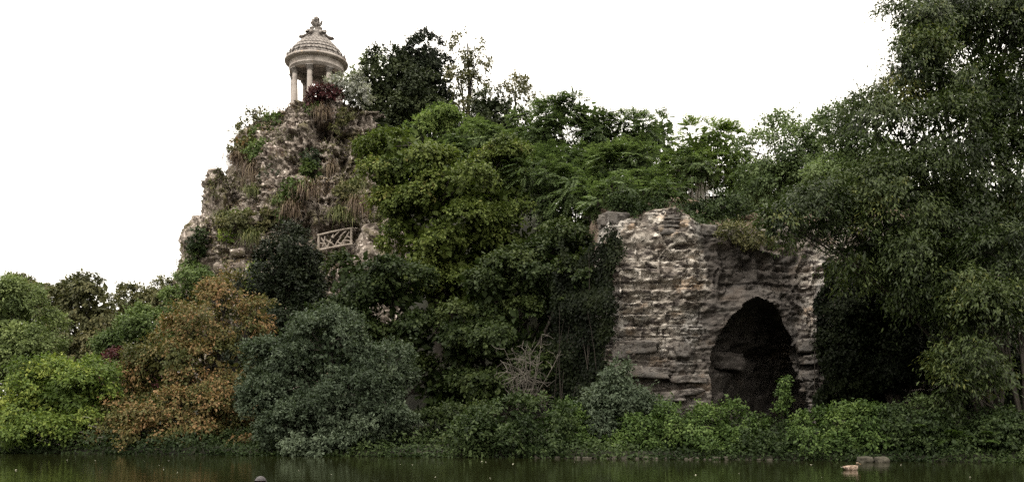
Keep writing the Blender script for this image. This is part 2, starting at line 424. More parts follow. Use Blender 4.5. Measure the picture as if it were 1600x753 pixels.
# photo-derived arch outline at the face (x, z)
AO = np.array([P(px, py, 40)[[0, 2]] for px, py in [(1104, 660), (1106, 610), (1109, 570), (1114, 540), (1127, 508), (1149, 480), (1176, 463), (1200, 472), (1219, 496), (1234, 536), (1245, 582), (1252, 625), (1260, 680)]])
tt = np.linspace(0, len(AO) - 1, 90)
AOf = np.stack([np.interp(tt, np.arange(len(AO)), AO[:, k]) for k in (0, 1)], -1)
AOf += .10 * np.stack([fbm(np.c_[AOf * 1.6, 0 * tt], 3, 5), fbm(np.c_[AOf * 1.6, 0 * tt + 9], 3, 6)], -1)
AOf[0, 1] = AOf[-1, 1] = -.5

def inside_poly(x, z, poly):
    r = np.zeros(len(x), bool); j = len(poly) - 1
    for k in range(len(poly)):
        a, c = poly[k], poly[j]
        cond = ((a[1] > z) != (c[1] > z)) & (x < (c[0] - a[0]) * (z - a[1]) / (c[1] - a[1] + 1e-12) + a[0])
        r ^= cond; j = k
    return r

def poly_dist(x, z, poly):
    d = np.full(len(x), 99.0)
    for a, c in zip(poly[:-1], poly[1:]):
        e = c - a; l2 = (e ** 2).sum() + 1e-9
        t_ = np.clip(((x - a[0]) * e[0] + (z - a[1]) * e[1]) / l2, 0, 1)
        d = np.minimum(d, np.hypot(x - a[0] - t_ * e[0], z - a[1] - t_ * e[1]))
    return d

def strata(u, z, seed):
    """layered, jointed rock: offset toward the viewer for position u along the face and height z"""
    r = np.random.default_rng(seed)
    zw = z + .10 * vnoise(np.stack([u * .35, z * .2, 0 * z], -1), seed) + .05 * vnoise(np.stack([u * 1.5, z, 0 * z], -1), seed + 1)
    b_ = [-2.0]
    while b_[-1] < 22:
        b_.append(b_[-1] + (r.uniform(.12, .34) if b_[-1] < 2.6 else r.uniform(.22, .8)))
    b_ = np.array(b_)
    k = np.clip(np.searchsorted(b_, zw) - 1, 0, len(b_) - 2)
    off = r.uniform(-.2, .2, len(b_))[k]
    lo, hi = b_[k], b_[k + 1]; fz = (zw - lo) / (hi - lo)
    bw = (.5 + 1.5 * r.random(len(b_)))[k] * np.where(zw < 2.6, .6, 1.0)
    uu = u / bw + r.random(len(b_))[k] * 7 + .12 * vnoise(np.stack([u, z * 2, 0 * z], -1), seed + 3)
    ci = np.floor(uu); fu = uu - ci
    blk_ = _h(ci.astype(np.int64), k.astype(np.int64), k.astype(np.int64) * 0, seed) - .5
    edge = np.minimum(np.minimum(fu, 1 - fu) * bw, np.minimum(fz, 1 - fz) * (hi - lo))
    joint = 1 - ss(edge, .0, .045)
    present = ss(vnoise(np.stack([u * .5, z * .5, 0 * z], -1), seed + 4), -.45, .15)
    return (.75 * off + .14 * blk_ * present - .24 * joint * (.15 + .85 * present) + .10 * (fz - .5)), k

us = np.unique(np.concatenate([np.linspace(.8, 3.6, 22), np.linspace(3.6, 16.3, 235), np.linspace(16.3, 34, 50)]))
zg = np.concatenate([np.linspace(-.6, 13.3, 250), np.linspace(13.3, 24, 18)[1:]])
gu, gzz = np.meshgrid(us, zg, indexing='ij')
u = gu.ravel(); z = gzz.ravel()
off, lay = strata(u, z, 21)
ztop = np.interp(u, [.8, 3.3, 4.25, 6, 7.6, 8.6, 9.6, 12, 16, 34], [1.5, 3.0, 10.9, 10.9, 11.2, 10.6, 10.2, 10.4, 10.8, 11.0]) + .18 * vnoise(np.stack([u * .9, 0 * u, 0 * u], -1), 8)
over = np.maximum(z - ztop, 0)
V3 = np.stack([u, 40 + 0 * u, z], -1)
base_y = 40 + np.maximum(4.4 - u, 0) * 2.6 + .5 * ss(u, 8.4, 9.2) * ss(z, 6.5, 8.5) - .5 * ss(u, 8.1, 9.0) * (1 - ss(z, 3.0, 3.9)) * 1.0 - .35 * (1 - ss(u, 8.2, 9.0)) * (1 - ss(z, 4.5, 5.0))
big = .42 * fbm(V3 * np.array([.35, 1, .22]), 3, 40)
med = .16 * fbm(V3 * np.array([1.3, 1, 1.6]), 4, 44)
fin = .075 * fbm(V3 * np.array([4, 1, 5.5]), 3, 46)
q1, q2 = worley(V3 * np.array([2.6, 1, 3.8]) + .5 * vnoise(V3 * 1.5, 31)[:, None], 52)
fin = fin - .07 * ss(q2 - q1, .02, .3) * ss(vnoise(V3 * np.array([.7, 1, .9]), 53), -.25, .35) + .04
# the bold quarry ledges: each bed juts out at its top and is undercut beneath
zl = z + .07 * vnoise(np.stack([u * .8, 0 * u, 0 * u], -1), 71)
for lz, amp_ in ((3.95, .30), (4.75, .16), (5.22, .30), (5.75, .24), (6.30, .30), (6.85, .34), (7.5, .20), (8.4, .22), (9.3, .2)):
    a_ = .9 * amp_ * (.15 + .85 * ss(vnoise(np.stack([u * .7, 0 * u + lz * 3.7, 0 * u], -1), 73), -.3, .35)) * (1 - ss(u, 8.6, 9.2))
    fin = fin + a_ * np.where(zl < lz, np.exp(-((lz - zl) / .22)), 0) * ss(lz - zl, -.001, .03) - a_ * .7 * np.where(zl >= lz, np.exp(-((zl - lz) / .20)), 0)
w1, w2 = worley(V3 * np.array([.9, 1, 1.3]) + .3 * vnoise(V3, 3)[:, None], 48)
chunk = .09 * (ss(w2 - w1, 0, .12) - .5) * ss(z, 5, 8)
dark_w = ss(u, 9.0, 9.8) * ss(z, 6.8, 7.5) * (1 - ss(u, 12, 13)) 
vc = ss(.09 - np.abs(vnoise(V3 * np.array([.8, 1, .22]) + 2.5 * vnoise(V3 * .5, 80)[:, None] * .3, 79)), 0, .09)
rug = .22 * vc + .28 * dark_w * (1 - 2 * np.abs(vnoise(V3 * np.array([1.6, 1, 1.4]), 77)))
dA = poly_dist(u, z, AOf); ins = inside_poly(u, z, AOf)
lip = .25 * np.exp(-(dA / .5) ** 2)
strat_w = .25 + .55 * (1 - ss(z, 8.2, 9.6))
y = base_y - big - med - fin - off * strat_w - chunk - rug - lip + over * 1.15
capz = 1.0 + 2.4 * ss(u, 7.7, 8.6) * (1 - ss(u, 9.8, 10.8))
zz2 = np.where(over > 0, ztop + np.minimum(over * .6, capz), z)
y = np.where(over > 0, y + ss(over, 4, 12) * 8, y)
V = np.stack([u + .06 * vnoise(V3 * 2, 61), y, zz2], -1); CLF = V; OVER = over; LAY = lay
nu, nz_ = len(us), len(zg)
i = np.arange(nu - 1)[:, None] * nz_ + np.arange(nz_ - 1)[None]
Fq = np.stack([i, i + nz_, i + nz_ + 1, i + 1], -1).reshape(-1, 4)
Fq = Fq[~(ins[Fq].sum(1) >= 3)]
# tunnel running back to the right
ang = radians(42); dirv = np.array([sin(ang), cos(ang)])
K = 84
cen = AOf.mean(0); ring0 = AOf + unit(AOf - cen) * .28
sl = np.linspace(0, 10, K)
TV = []
pl = np.concatenate([[0], np.cumsum(np.hypot(*np.diff(ring0, axis=0).T))])
for s in sl:
    sh = 1 - .03 * s
    rr = cen + (ring0 - cen) * sh
    x3 = rr[:, 0] + dirv[0] * s; y3 = 40.05 + dirv[1] * s + 0 * x3
    TV.append(np.stack([x3, y3, rr[:, 1]], -1))
TV = np.array(TV).reshape(-1, 3)
nin = -unit(np.tile(np.c_[(ring0 - cen)[:, 0], 0 * pl, (ring0 - cen)[:, 1]], (K, 1)))
S = np.repeat(sl, len(ring0))
so, _ = strata(S * 1.0 + 50, TV[:, 2], 33)
wall_w = np.abs(nin[:, 0])
TV = TV + nin * ((so * 1.7 * wall_w + .34 * fbm(TV * np.array([.9, .9, 1.8]), 4, 90)) * ss(S, 0, .5) + .03)[:, None]
n = len(ring0)
ii = np.arange(K - 1)[:, None] * n + np.arange(n - 1)[None]
TF = np.stack([ii, ii + n, ii + n + 1, ii + 1], -1).reshape(-1, 4)
cb = len(TV); TV = np.concatenate([TV, [TV[-n:].mean(0)]])
jb = (K - 1) * n + np.arange(n - 1)
TF = np.concatenate([TF, np.stack([jb, np.full(n - 1, cb), np.full(n - 1, cb), jb + 1], -1)])
M['cliff'], t, b, ccol = noise_mat('quarry_rock', [(.32, (.058, .049, .042)), (.42, (.13, .110, .092)), (.52, (.26, .230, .195)), (.63, (.42, .382, .335)), (.75, (.58, .54, .485))], 1.3, 12, .9, .9, 10,
    stretch=(1, 1, 1.5), layers=((.5, .55, .66, (.36, .265, .185), (1, 1, 2.0)), (.38, .52, .60, (.26, .245, .225), (1, 1, .8)), (2.0, .53, .58, (.050, .041, .036), (.8, 1, 1.6)), (3.4, .58, .63, (.62, .57, .50), (.5, 1, 2.2)), (5.5, .585, .63, (.035, .029, .026), (1, 1, .8)), (1.7, .72, .75, (.30, .13, .045), (1, 1, 1))))
# ragged staining of lower beds and arch surround; tunnel's shade painted in too
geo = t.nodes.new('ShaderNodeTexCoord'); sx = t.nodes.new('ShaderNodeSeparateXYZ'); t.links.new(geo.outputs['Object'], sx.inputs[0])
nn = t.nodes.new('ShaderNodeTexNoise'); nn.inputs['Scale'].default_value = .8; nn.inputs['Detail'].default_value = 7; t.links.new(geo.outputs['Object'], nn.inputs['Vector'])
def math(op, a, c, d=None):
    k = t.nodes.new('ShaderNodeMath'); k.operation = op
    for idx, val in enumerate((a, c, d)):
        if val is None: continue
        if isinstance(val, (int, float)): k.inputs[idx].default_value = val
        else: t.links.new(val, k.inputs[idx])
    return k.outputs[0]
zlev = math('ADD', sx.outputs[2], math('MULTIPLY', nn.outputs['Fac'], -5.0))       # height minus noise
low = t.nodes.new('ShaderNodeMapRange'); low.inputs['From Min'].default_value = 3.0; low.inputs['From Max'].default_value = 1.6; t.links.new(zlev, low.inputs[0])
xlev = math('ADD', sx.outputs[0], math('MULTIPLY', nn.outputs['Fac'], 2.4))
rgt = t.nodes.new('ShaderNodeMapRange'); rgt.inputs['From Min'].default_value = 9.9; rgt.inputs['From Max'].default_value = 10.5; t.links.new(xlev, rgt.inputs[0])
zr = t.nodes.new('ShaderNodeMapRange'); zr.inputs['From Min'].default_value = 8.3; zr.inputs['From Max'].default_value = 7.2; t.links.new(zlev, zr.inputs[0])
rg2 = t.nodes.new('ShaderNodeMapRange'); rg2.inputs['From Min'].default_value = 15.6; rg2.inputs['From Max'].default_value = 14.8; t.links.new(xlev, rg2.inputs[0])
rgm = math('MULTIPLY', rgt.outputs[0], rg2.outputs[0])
stain_shade = math('MAXIMUM', math('MULTIPLY', low.outputs[0], .72), math('MULTIPLY', math('MULTIPLY', rgm, zr.outputs[0]), .88))
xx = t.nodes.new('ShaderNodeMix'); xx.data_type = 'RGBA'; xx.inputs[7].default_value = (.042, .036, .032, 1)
t.links.new(stain_shade, xx.inputs[0]); t.links.new(ccol, xx.inputs[6]); t.links.new(xx.outputs[2], b.inputs['Base Color'])
earth = np.concatenate([ss(over + .25 * vnoise(V3 * 2, 5), .05, .5), np.zeros(len(TV))])
at = t.nodes.new('ShaderNodeAttribute'); at.attribute_name = 'tint'
xe = t.nodes.new('ShaderNodeMix'); xe.data_type = 'RGBA'; xe.inputs[7].default_value = (.125, .092, .068, 1)
t.links.new(at.outputs['Fac'], xe.inputs[0]); t.links.new(xx.outputs[2], xe.inputs[6]); t.links.new(xe.outputs[2], b.inputs['Base Color'])
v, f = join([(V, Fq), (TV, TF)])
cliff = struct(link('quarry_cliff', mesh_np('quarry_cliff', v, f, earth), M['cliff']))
M['cave_shade'] = noise_mat('shaded_cave_rock', [(.35, (.030, .025, .022)), (.55, (.058, .050, .044)), (.72, (.12, .11, .10))], 3.5, 8, .8, .7, 12, stretch=(1, 1, 2))[0]  # cave block: rock colour darkened to match the tunnel's painted shade
def stone_at(px, py, Y, sx_, sy_, sz_, seed):
    r = np.random.default_rng(seed)
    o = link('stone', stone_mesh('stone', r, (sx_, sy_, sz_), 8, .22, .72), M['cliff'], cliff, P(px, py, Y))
    o.rotation_euler = (r.uniform(-.1, .1), r.uniform(-.12, .12), r.uniform(-.25, .25))
    if Y > 41: o.data.materials.clear(); o.data.materials.append(M['cave_shade'])
for k, (px, py, Y, a, c, d) in enumerate([(1131, 563, 41.9, 1.7, 2.2, .9), (1000, 543, 39.95, 1.7, .8, .62), (972, 548, 39.95, .9, .7, .9), (1012, 582, 39.85, 1.9, .7, .5), (1066, 548, 39.8, .8, .6, .7),
        (1048, 342, 39.95, .8, .7, .3), (1043, 353, 39.9, 1.0, .7, .28), (1040, 364, 39.9, 1.1, .7, .3), (1108, 362, 40.2, .8, .8, .5), (960, 345, 40.3, 1.3, 1.0, .7),
        (1260, 540, 40.0, 1.0, .7, .6), (1266, 562, 40.0, .9, .7, .4), (1262, 585, 39.9, .9, .6, .4), (1272, 605, 39.9, 1.1, .6, .4), (1065, 592, 39.6, .9, .6, .35), (1090, 594, 39.5, .9, .6, .3), (1078, 612, 39.5, 1.2, .6, .3), (1052, 622, 39.5, 1.0, .6, .3)]):
    stone_at(px, py, Y, a, c, d, 500 + k)
stage('cliff')

# ------------------------------------------------------------------ foliage engine
ST = {  # mr mass radius, km masses per lobe area, cov leaf layers, fl flattening, nl leaves per sprig, ls sprig length, L/W leaf size, droop, fc inner leaf layers
    'broad': dict(mr=.95, km=1.5, cov=4.6, fl=.55, nl=10, ls=.42, L=.20, W=.14, droop=.35, fc=1.2),
    'chestnut': dict(mr=.8, km=1.8, cov=5, fl=.6, nl=10, ls=.40, L=.32, W=.16, droop=.55, fc=1.4),
    'small': dict(mr=.7, km=1.7, cov=4.2, fl=.7, nl=11, ls=.40, L=.15, W=.085, droop=.2, fc=1.2),
    'grey': dict(mr=.55, km=2.0, cov=5.5, fl=.75, nl=13, ls=.30, L=.15, W=.07, droop=.0, fc=1.2),
    'willow': dict(mr=.85, km=1.6, cov=4.2, fl=.8, nl=13, ls=.65, L=.19, W=.06, droop=.5, fc=.5),
    'needle': dict(mr=.6, km=2.0, cov=3.7, fl=.8, nl=11, ls=.40, L=.16, W=.05, droop=.05, fc=1.8),
    'frond': dict(mr=.75, km=1.8, cov=4.6, fl=.6, nl=18, ls=.75, L=.25, W=.10, droop=.30, fc=1.2, frond=True),
    'sparse': dict(mr=.6, km=1.2, cov=2.0, fl=.8, nl=9, ls=.5, L=.17, W=.09, droop=.3, fc=0),
    'herb': dict(mr=.40, km=2.0, cov=4.6, fl=.8, nl=9, ls=.34, L=.14, W=.08, droop=.2, fc=.8),
}

def leaf_geo(rng, p, d, nrm, Ls, Ws, tint):
    s = unit(np.cross(d, nrm)); n_ = np.cross(s, d)
    Ls = Ls[:, None]; Ws = Ws[:, None]
    mid = p + d * Ls * .45 + n_ * Ws * .22
    V = np.stack([p, mid + s * Ws * .5 - n_ * Ws * .1, p + d * Ls - n_ * Ls * .06, mid - s * Ws * .5 - n_ * Ws * .1], 1).reshape(-1, 3)
    b_ = np.arange(len(p))[:, None] * 4
    Fc = np.concatenate([b_ + [0, 1, 2], b_ + [0, 2, 3]], 1).reshape(-1, 3)
    return V, Fc, np.repeat(tint, 4)

def sprigs_to_leaves(rng, base, d, out_n, mt, st, lsc=1.0):
    """base/d/out_n per sprig, mt per-sprig tint -> leaf geometry"""
    S, nl = len(base), st['nl']
    Lv = st['L']; ls = st['ls'] * rng.uniform(.7, 1.25, S) * lsc
    idx = np.repeat(np.arange(S), nl)
    up = np.array([0, 0, 1.0])
    if st.get('frond'):
        side = unit(np.cross(d, up) + 1e-6)
        k = np.tile(np.arange(nl), S); pair = k // 2; sg = np.where(k % 2 == 0, 1.0, -1.0)
        tt_ = .12 + .88 * pair / (nl / 2 - 1)
        p = base[idx] + d[idx] * (ls[idx] * tt_)[:, None]
        p[:, 2] -= st['droop'] * ls[idx] * tt_ ** 2
        ld = unit(side[idx] * sg[:, None] * .95 + d[idx] * .45 - up * .28 + rng.normal(0, .1, p.shape))
        nn_ = unit(np.cross(ld, np.cross(up + out_n[idx] * .5, ld)) + rng.normal(0, .12, p.shape))
        Ls = Lv * (1 - .45 * np.abs(tt_ - .4)) * rng.uniform(.85, 1.1, len(p))
    else:
        tt_ = rng.uniform(.05, 1.05, S * nl)
        p = base[idx] + d[idx] * (ls[idx] * tt_)[:, None] + rng.normal(0, .16 * st['ls'], (S * nl, 3))
        p[:, 2] -= st['droop'] * ls[idx] * tt_ ** 2 * .6
        ld = unit(d[idx] * .7 + unit(rng.normal(0, 1, p.shape)) * .8 - up * (.25 + st['droop']))
        nn_ = unit(up * .55 + out_n[idx] * .75 + rng.normal(0, .38, p.shape))
        Ls = Lv * rng.uniform(.65, 1.2, len(p))
    tint = np.clip(mt[idx] + rng.normal(0, .09, len(p)), 0, 1)
    return leaf_geo(rng, p, ld, nn_, Ls, Ls * st['W'] / Lv * rng.uniform(.85, 1.15, len(p)), tint)

def foliage(rng, C, R, st, Y, dens=1.0, back=.3, low=.5, fill=.2):
    """leaf masses on the outside of a union of ellipsoids, sprigs on the masses, leaves on the sprigs"""
    st = dict(st); ppm = F / Y
    st['W'] = max(st['W'], 2.6 / ppm, st['W'] / st['L'] * 4.6 / ppm); st['L'] = max(st['L'], 4.6 / ppm)
    aleaf = .5 * st['L'] * st['W'] * .75
    B, D, O, T, PM, LI, IN, LS = [], [], [], [], [], [], [], []
    for l in range(len(C)):
        r = R[l]; mr0 = min(st['mr'], .6 * min(r[0], r[2]))
        area = pi * r[0] * r[2]
        nm_ = max(3, int(round(dens * st['km'] * area / (pi * mr0 ** 2) * 2)))
        dv = unit(rng.normal(0, 1, (nm_, 3)))
        keep = ((dv[:, 1] < .3) | (rng.random(nm_) < back)) & ((dv[:, 2] > -.35) | (rng.random(nm_) < low))
        dv = dv[keep]
        fr = np.where(rng.random(len(dv)) < fill, rng.uniform(.4, .8, len(dv)), rng.uniform(.84, 1.03, len(dv))) - .45 * mr0 / r.mean()
        fr = fr * (1 + .22 * vnoise(dv * 2.3 + 17 * l, l + 3))
        p = C[l] + dv * r * fr[:, None]; nm = unit(dv / r)
        ok = np.ones(len(p), bool)
        for m2 in range(len(C)):
            if m2 != l: ok &= (((p - C[m2]) / R[m2]) ** 2).sum(1) > .5
        p, nm = p[ok], nm[ok]
        if not len(p): continue
        mr = mr0 * rng.uniform(.5, 1.4, len(p))
        ns = np.maximum(3, (st['cov'] * pi * mr ** 2 / aleaf / st['km'] / st['nl'])).astype(int)
        idx = np.repeat(np.arange(len(p)), ns); S = len(idx)
        o = unit(unit(rng.normal(0, 1, (S, 3))) + nm[idx] * .6 + np.array([0, 0, .35]))
        base = p[idx] + o * np.array([1, 1, st['fl']]) * (mr[idx] * rng.uniform(.35, 1.0, S) ** .6)[:, None]
        B.append(base); D.append(unit(o * .9 + nm[idx] * .5 + rng.normal(0, .3, o.shape) - np.array([0, 0, st['droop'] * .8])))
        O.append(unit(o * .75 + nm[idx] * .5))
        T.append(np.clip(.5 + rng.normal(0, st.get('tv', .12), len(p))[idx] + rng.normal(0, .07, S), .02, .98))
        PM.append(p); LI.append(np.full(len(p), l)); LS.append(min(1.0, mr0 / st['mr'] + .25) * np.where(rng.random(S) < .035, rng.uniform(1.3, 1.9, S), 1.0))
        nf_ = int(st['fc'] * area / (aleaf * 5.8))
        IN.append(C[l] + unit(rng.normal(0, 1, (nf_, 3))) * r * rng.uniform(.25, .8, (nf_, 1)) - np.array([0, 0, .1 * r[2]]))
    V, Fc, Tt = sprigs_to_leaves(rng, np.concatenate(B), np.concatenate(D), np.concatenate(O), np.concatenate(T), st, np.concatenate(LS))
    IN = np.concatenate(IN)
    if len(IN):
        d = unit(rng.normal(0, 1, IN.shape) - [0, 0, .6]); n_ = unit(rng.normal(0, 1, IN.shape) + [0, -.3, .5])
        v2, f2, t2 = leaf_geo(rng, IN, d, n_, st['L'] * 2.4 * rng.uniform(.8, 1.2, len(IN)), st['W'] * 2.4 * rng.uniform(.8, 1.2, len(IN)), np.clip(rng.normal(.4, .1, len(IN)), 0, 1))
        Fc = np.concatenate([Fc, f2 + len(V)]); V = np.concatenate([V, v2]); Tt = np.concatenate([Tt, t2])
    return V, Fc, Tt, np.concatenate(PM), np.concatenate(LI)

def lobes_world(lobes, Y, depth=.85):
    C, R = [], []
    for lb in lobes:
        px, py, rx, ry = lb[:4]; dy = lb[4] if len(lb) > 4 else 0
        y_ = Y + dy; s = y_ / F
        C.append(P(px, py, y_)); R.append([rx * s, max(rx, ry * .7) * s * depth, ry * s])
    return np.array(C), np.array(R)

SEED = [100]
def plant(name, label, cat, Y, lobes, style, mat, base=None, r0=.25, dens=1.0, bark='bark', twigs=10, group=None, stems=1, depth=.85, over=None, **kw):
    """a tree or shrub: Empty > trunk, crown"""
    SEED[0] += 1
    rng = np.random.default_rng(SEED[0])
    st = dict(ST[style]); st.update(over or {})
    C, R = lobes_world(lobes, Y, depth)
    bx = (base - CX) / F * Y if base is not None else C[:, 0].mean()
    bz = float(ground_h(bx, Y)) if name_on_rock is None else name_on_rock
    root = thing(name, label, cat, (bx, Y, bz), group)
    org = np.array([bx, Y, bz])
    V, Fc, T, Pm, Li = foliage(rng, C, R, st, Y, dens, **kw)
    c = link('crown', mesh_np('crown', V - org, Fc, T), M[mat], root)
    tb = []
    foot = org + [0, 0, -.25]
    top = C[:, 2].max()
    for s in range(stems):
        f0 = foot + np.array([rng.uniform(-.25, .25) * (stems > 1) * 2, rng.uniform(-.2, .2), 0])
        for l in range(len(C)):
            if stems > 1 and l % stems != s and len(C) >= stems: continue
            dist = np.linalg.norm(C[l] - f0)
            path = sweep(f0, C[l] + [0, 0, R[l, 2] * .3], np.array([(org[0] - C[l, 0]) * .25, 0, dist * .12]) + rng.normal(0, .05 * dist, 3) * [1, 1, .3], 8)
            tb.append((path, r0 * np.array([1, .8, .62, .5, .4, .32, .25, .18]) * (1 if l == 0 else .7)))
            sel = np.where(Li == l)[0]
            for q_ in rng.permutation(sel)[:twigs]:
                a = path[rng.integers(4, 8)]
                e = Pm[q_]; L_ = np.linalg.norm(e - a)
                tb.append((sweep(a, e, rng.normal(0, .08 * L_, 3) + [0, 0, .12 * L_], 5), np.linspace(r0 * .2, .010, 5)))
    tv, tf = tubes(tb, 5)
    link('trunk', mesh_np('trunk', tv - org, tf, smooth=True), M[bark], root)
    return root
name_on_rock = None

# ------------------------------------------------------------------ temple
M['lime'], *_ = noise_mat('limestone', [(.3, (.20, .175, .155)), (.5, (.34, .30, .27)), (.7, (.46, .42, .38))], 1.6, 8, .85, .35, 22,
                          layers=((1.1, .56, .66, (.20, .165, .14), (1, 1, .5)), (2.0, .6, .7, (.50, .38, .27), (1, 1, 1))))
M['lime_roof'], *_ = noise_mat('weathered_limestone', [(.3, (.070, .063, .057)), (.5, (.165, .148, .134)), (.7, (.32, .292, .268))], 3.0, 8, .9, .5, 20,
                               layers=((1.6, .54, .62, (.085, .07, .06), (1, 1, .6)),))
TX, TY, TZ = -18.5, 80.0, 28.08
temple = thing('temple', 'small round limestone temple with columns and stepped dome on top of the rock peak', 'temple', (TX, TY, TZ))
def part(name, vf, mat, parent, loc=(0, 0, 0), smooth=False, rz=0):
    o = link(name, vf if isinstance(vf, bpy.types.Mesh) else mesh_np(name, vf[0], vf[1], smooth=smooth), M[mat], parent, loc)
    o.rotation_euler = (0, 0, rz); return o
part('stylobate', lathe([(.01, -.4), (3.05, -.4), (3.05, .35), (2.95, .38), (2.95, .7), (2.75, .72), (2.75, 1.05), (.01, 1.05)], 48), 'lime', temple)
# column: base, fluted tapered shaft, leafy capital
cb_ = lathe([(.01, 0), (.36, 0), (.36, .09), (.33, .10), (.35, .15), (.33, .21), (.27, .23), (.29, .28), (.25, .31), (.01, .31)], 20)
nfl = 40; a_ = np.arange(nfl) * 2 * pi / nfl
hz_ = np.linspace(.3, 3.7, 9)
rad = np.interp(hz_, [.3, 1.4, 3.7], [.275, .268, .225])
sv = np.stack([np.outer(rad, np.cos(a_) * (1 - .06 * (np.arange(nfl) % 2))), np.outer(rad, np.sin(a_) * (1 - .06 * (np.arange(nfl) % 2))), np.repeat(hz_[:, None], nfl, 1)], -1).reshape(-1, 3)
i = np.arange(8)[:, None] * nfl; j = np.arange(nfl)[None]
sf = np.stack([i + j, i + (j + 1) % nfl, i + nfl + (j + 1) % nfl, i + nfl + j], -1).reshape(-1, 4)
cap = [lathe([(.01, 3.66), (.215, 3.66), (.235, 3.69), (.20, 3.72), (.205, 3.8), (.23, 3.98), (.30, 4.12), (.01, 4.12)], 16)]
ab = _bx * [.66, .66, .08] + [0, 0, 4.165]; cap.append((ab, _bf))
for tier, (z0, hh, rr_, n_) in enumerate([(3.71, .2, .21, 8), (3.86, .24, .235, 8)]):
    for k in range(n_):
        a0 = (k + .5 * tier) * 2 * pi / n_
        loc_ = np.array([[rr_, -.07, z0], [rr_, .07, z0], [rr_ + .03, -.085, z0 + hh * .6], [rr_ + .03, .085, z0 + hh * .6], [rr_ + .11, -.045, z0 + hh], [rr_ + .11, .045, z0 + hh], [rr_ + .13, 0, z0 + hh * .8]])
        Rz = np.array([[cos(a0), -sin(a0), 0], [sin(a0), cos(a0), 0], [0, 0, 1]])
        cap.append((loc_ @ Rz.T, np.array([[0, 1, 3, 2], [2, 3, 5, 4], [4, 5, 6, 6]])))
for k in range(4):
    a0 = pi / 4 + k * pi / 2
    pth = np.array([[.24 * cos(a0), .24 * sin(a0), 3.98], [.32 * cos(a0), .32 * sin(a0), 4.06], [.38 * cos(a0), .38 * sin(a0), 4.10], [.39 * cos(a0), .39 * sin(a0), 4.04], [.35 * cos(a0), .35 * sin(a0), 4.03]])
    cap.append(tubes([(pth, [.03, .035, .035, .03, .02])], 5))
me_b = mesh_np('column_base', *cb_); me_s = mesh_np('shaft', sv, sf, smooth=False); me_c = mesh_np('capital', *join(cap))
for k in range(8):
    a0 = radians(-90 - 3 + 45 * k)
    col_ = link('column', me_s, M['lime'], temple, (2.25 * cos(a0), 2.25 * sin(a0), 1.05)); col_.rotation_euler = (0, 0, a0); col_.scale = (1, 1, .974)
    part('column_base', me_b, 'lime', col_); part('capital', me_c, 'lime_roof', col_)
eb = 5.255
part('entablature', lathe([(1.9, eb - .10), (2.5, eb - .10), (2.5, eb + .16), (2.53, eb + .165), (2.53, eb + .30), (2.47, eb + .33), (2.47, eb + .60), (2.52, eb + .64), (2.52, eb + .72), (1.9, eb + .72), (1.9, eb - .10)], 64), 'lime', temple)
part('cornice', lathe([(1.9, eb + .723), (2.56, eb + .723), (2.64, eb + .79), (2.92, eb + .83), (2.95, eb + .97), (2.88, eb + 1.03), (2.75, eb + 1.06), (1.9, eb + 1.06)], 64), 'lime', temple)
part('ceiling', lathe([(1.89, eb + .45), (1.2, eb + .9), (.4, eb + 1.1), (.01, eb + 1.12)], 32), 'lime_roof', temple)
# modillions under the cornice and leaf-shaped antefixes on it
mod_ = mesh_np('modillion', _bx * [.2, .1, .07], _bf)
for k in range(44):
    a0 = 2 * pi * k / 44
    part('modillion', mod_, 'lime', temple, (2.7 * cos(a0), 2.7 * sin(a0), eb + .795), rz=a0)
prof = np.array([[-.17, 0], [-.20, .14], [-.12, .22], [-.15, .34], [-.05, .40], [0, .52], [.05, .40], [.15, .34], [.12, .22], [.20, .14], [.17, 0]])
n_ = len(prof)
av = np.concatenate([np.c_[np.full(n_, .07), prof], np.c_[np.full(n_, -.07), prof], [[.12, 0, .2], [-.07, 0, .2]]])
af = []
for k in range(n_):
    k2 = (k + 1) % n_
    af += [[k, k2, 2 * n_, 2 * n_], [k2, k, k + n_, k2 + n_], [k2 + n_, k + n_, 2 * n_ + 1, 2 * n_ + 1]]
ant = mesh_np('antefix', av, np.array(af))
for k in range(28):
    a0 = 2 * pi * (k + .35) / 28
    o = part('antefix', ant, 'lime_roof', temple, (2.72 * cos(a0), 2.72 * sin(a0), eb + 1.02), rz=a0); o.scale = (1, 1, .95 + .15 * (k % 2))
# stepped dome
pr = [(2.62, eb + 1.05), (2.55, eb + 1.35)]
r_, z_ = 2.5, eb + 1.35
steps = [(2.45, 1.40), (2.42, 1.75), (2.30, 1.80), (2.25, 2.1), (2.02, 2.18), (1.90, 2.5), (1.66, 2.58), (1.54, 2.85), (1.28, 2.93), (1.15, 3.18), (.92, 3.26), (.80, 3.5), (.64, 3.6), (.54, 3.85), (.42, 3.95), (.01, 4.0)]
part('dome', lathe(pr + [(a, eb + c) for a, c in steps], 48), 'lime_roof', temple)
tile = mesh_np('roof_scale', *join([(np.array([[.0, -.13, 0], [.0, .13, 0], [.10, -.11, -.2], [.10, .11, -.2], [.12, 0, -.27], [-.04, -.13, 0], [-.04, .13, 0]]), np.array([[0, 1, 3, 2], [2, 3, 4, 4], [5, 6, 1, 0]]))]))
for (rr_, zz_, cnt) in [(2.43, 1.66, 44), (2.27, 2.02, 41), (1.93, 2.42, 36), (1.57, 2.78, 30), (1.18, 3.11, 23), (.83, 3.43, 16)]:
    for k in range(cnt):
        a0 = 2 * pi * (k + .5 * (cnt % 4 == 0)) / cnt
        o = part('roof_scale', tile, 'lime_roof', temple, (rr_ * cos(a0), rr_ * sin(a0), eb + zz_), rz=a0); o.scale = (1, 1.1 * rr_ / cnt * 2 * pi / .26 * .92, .75)
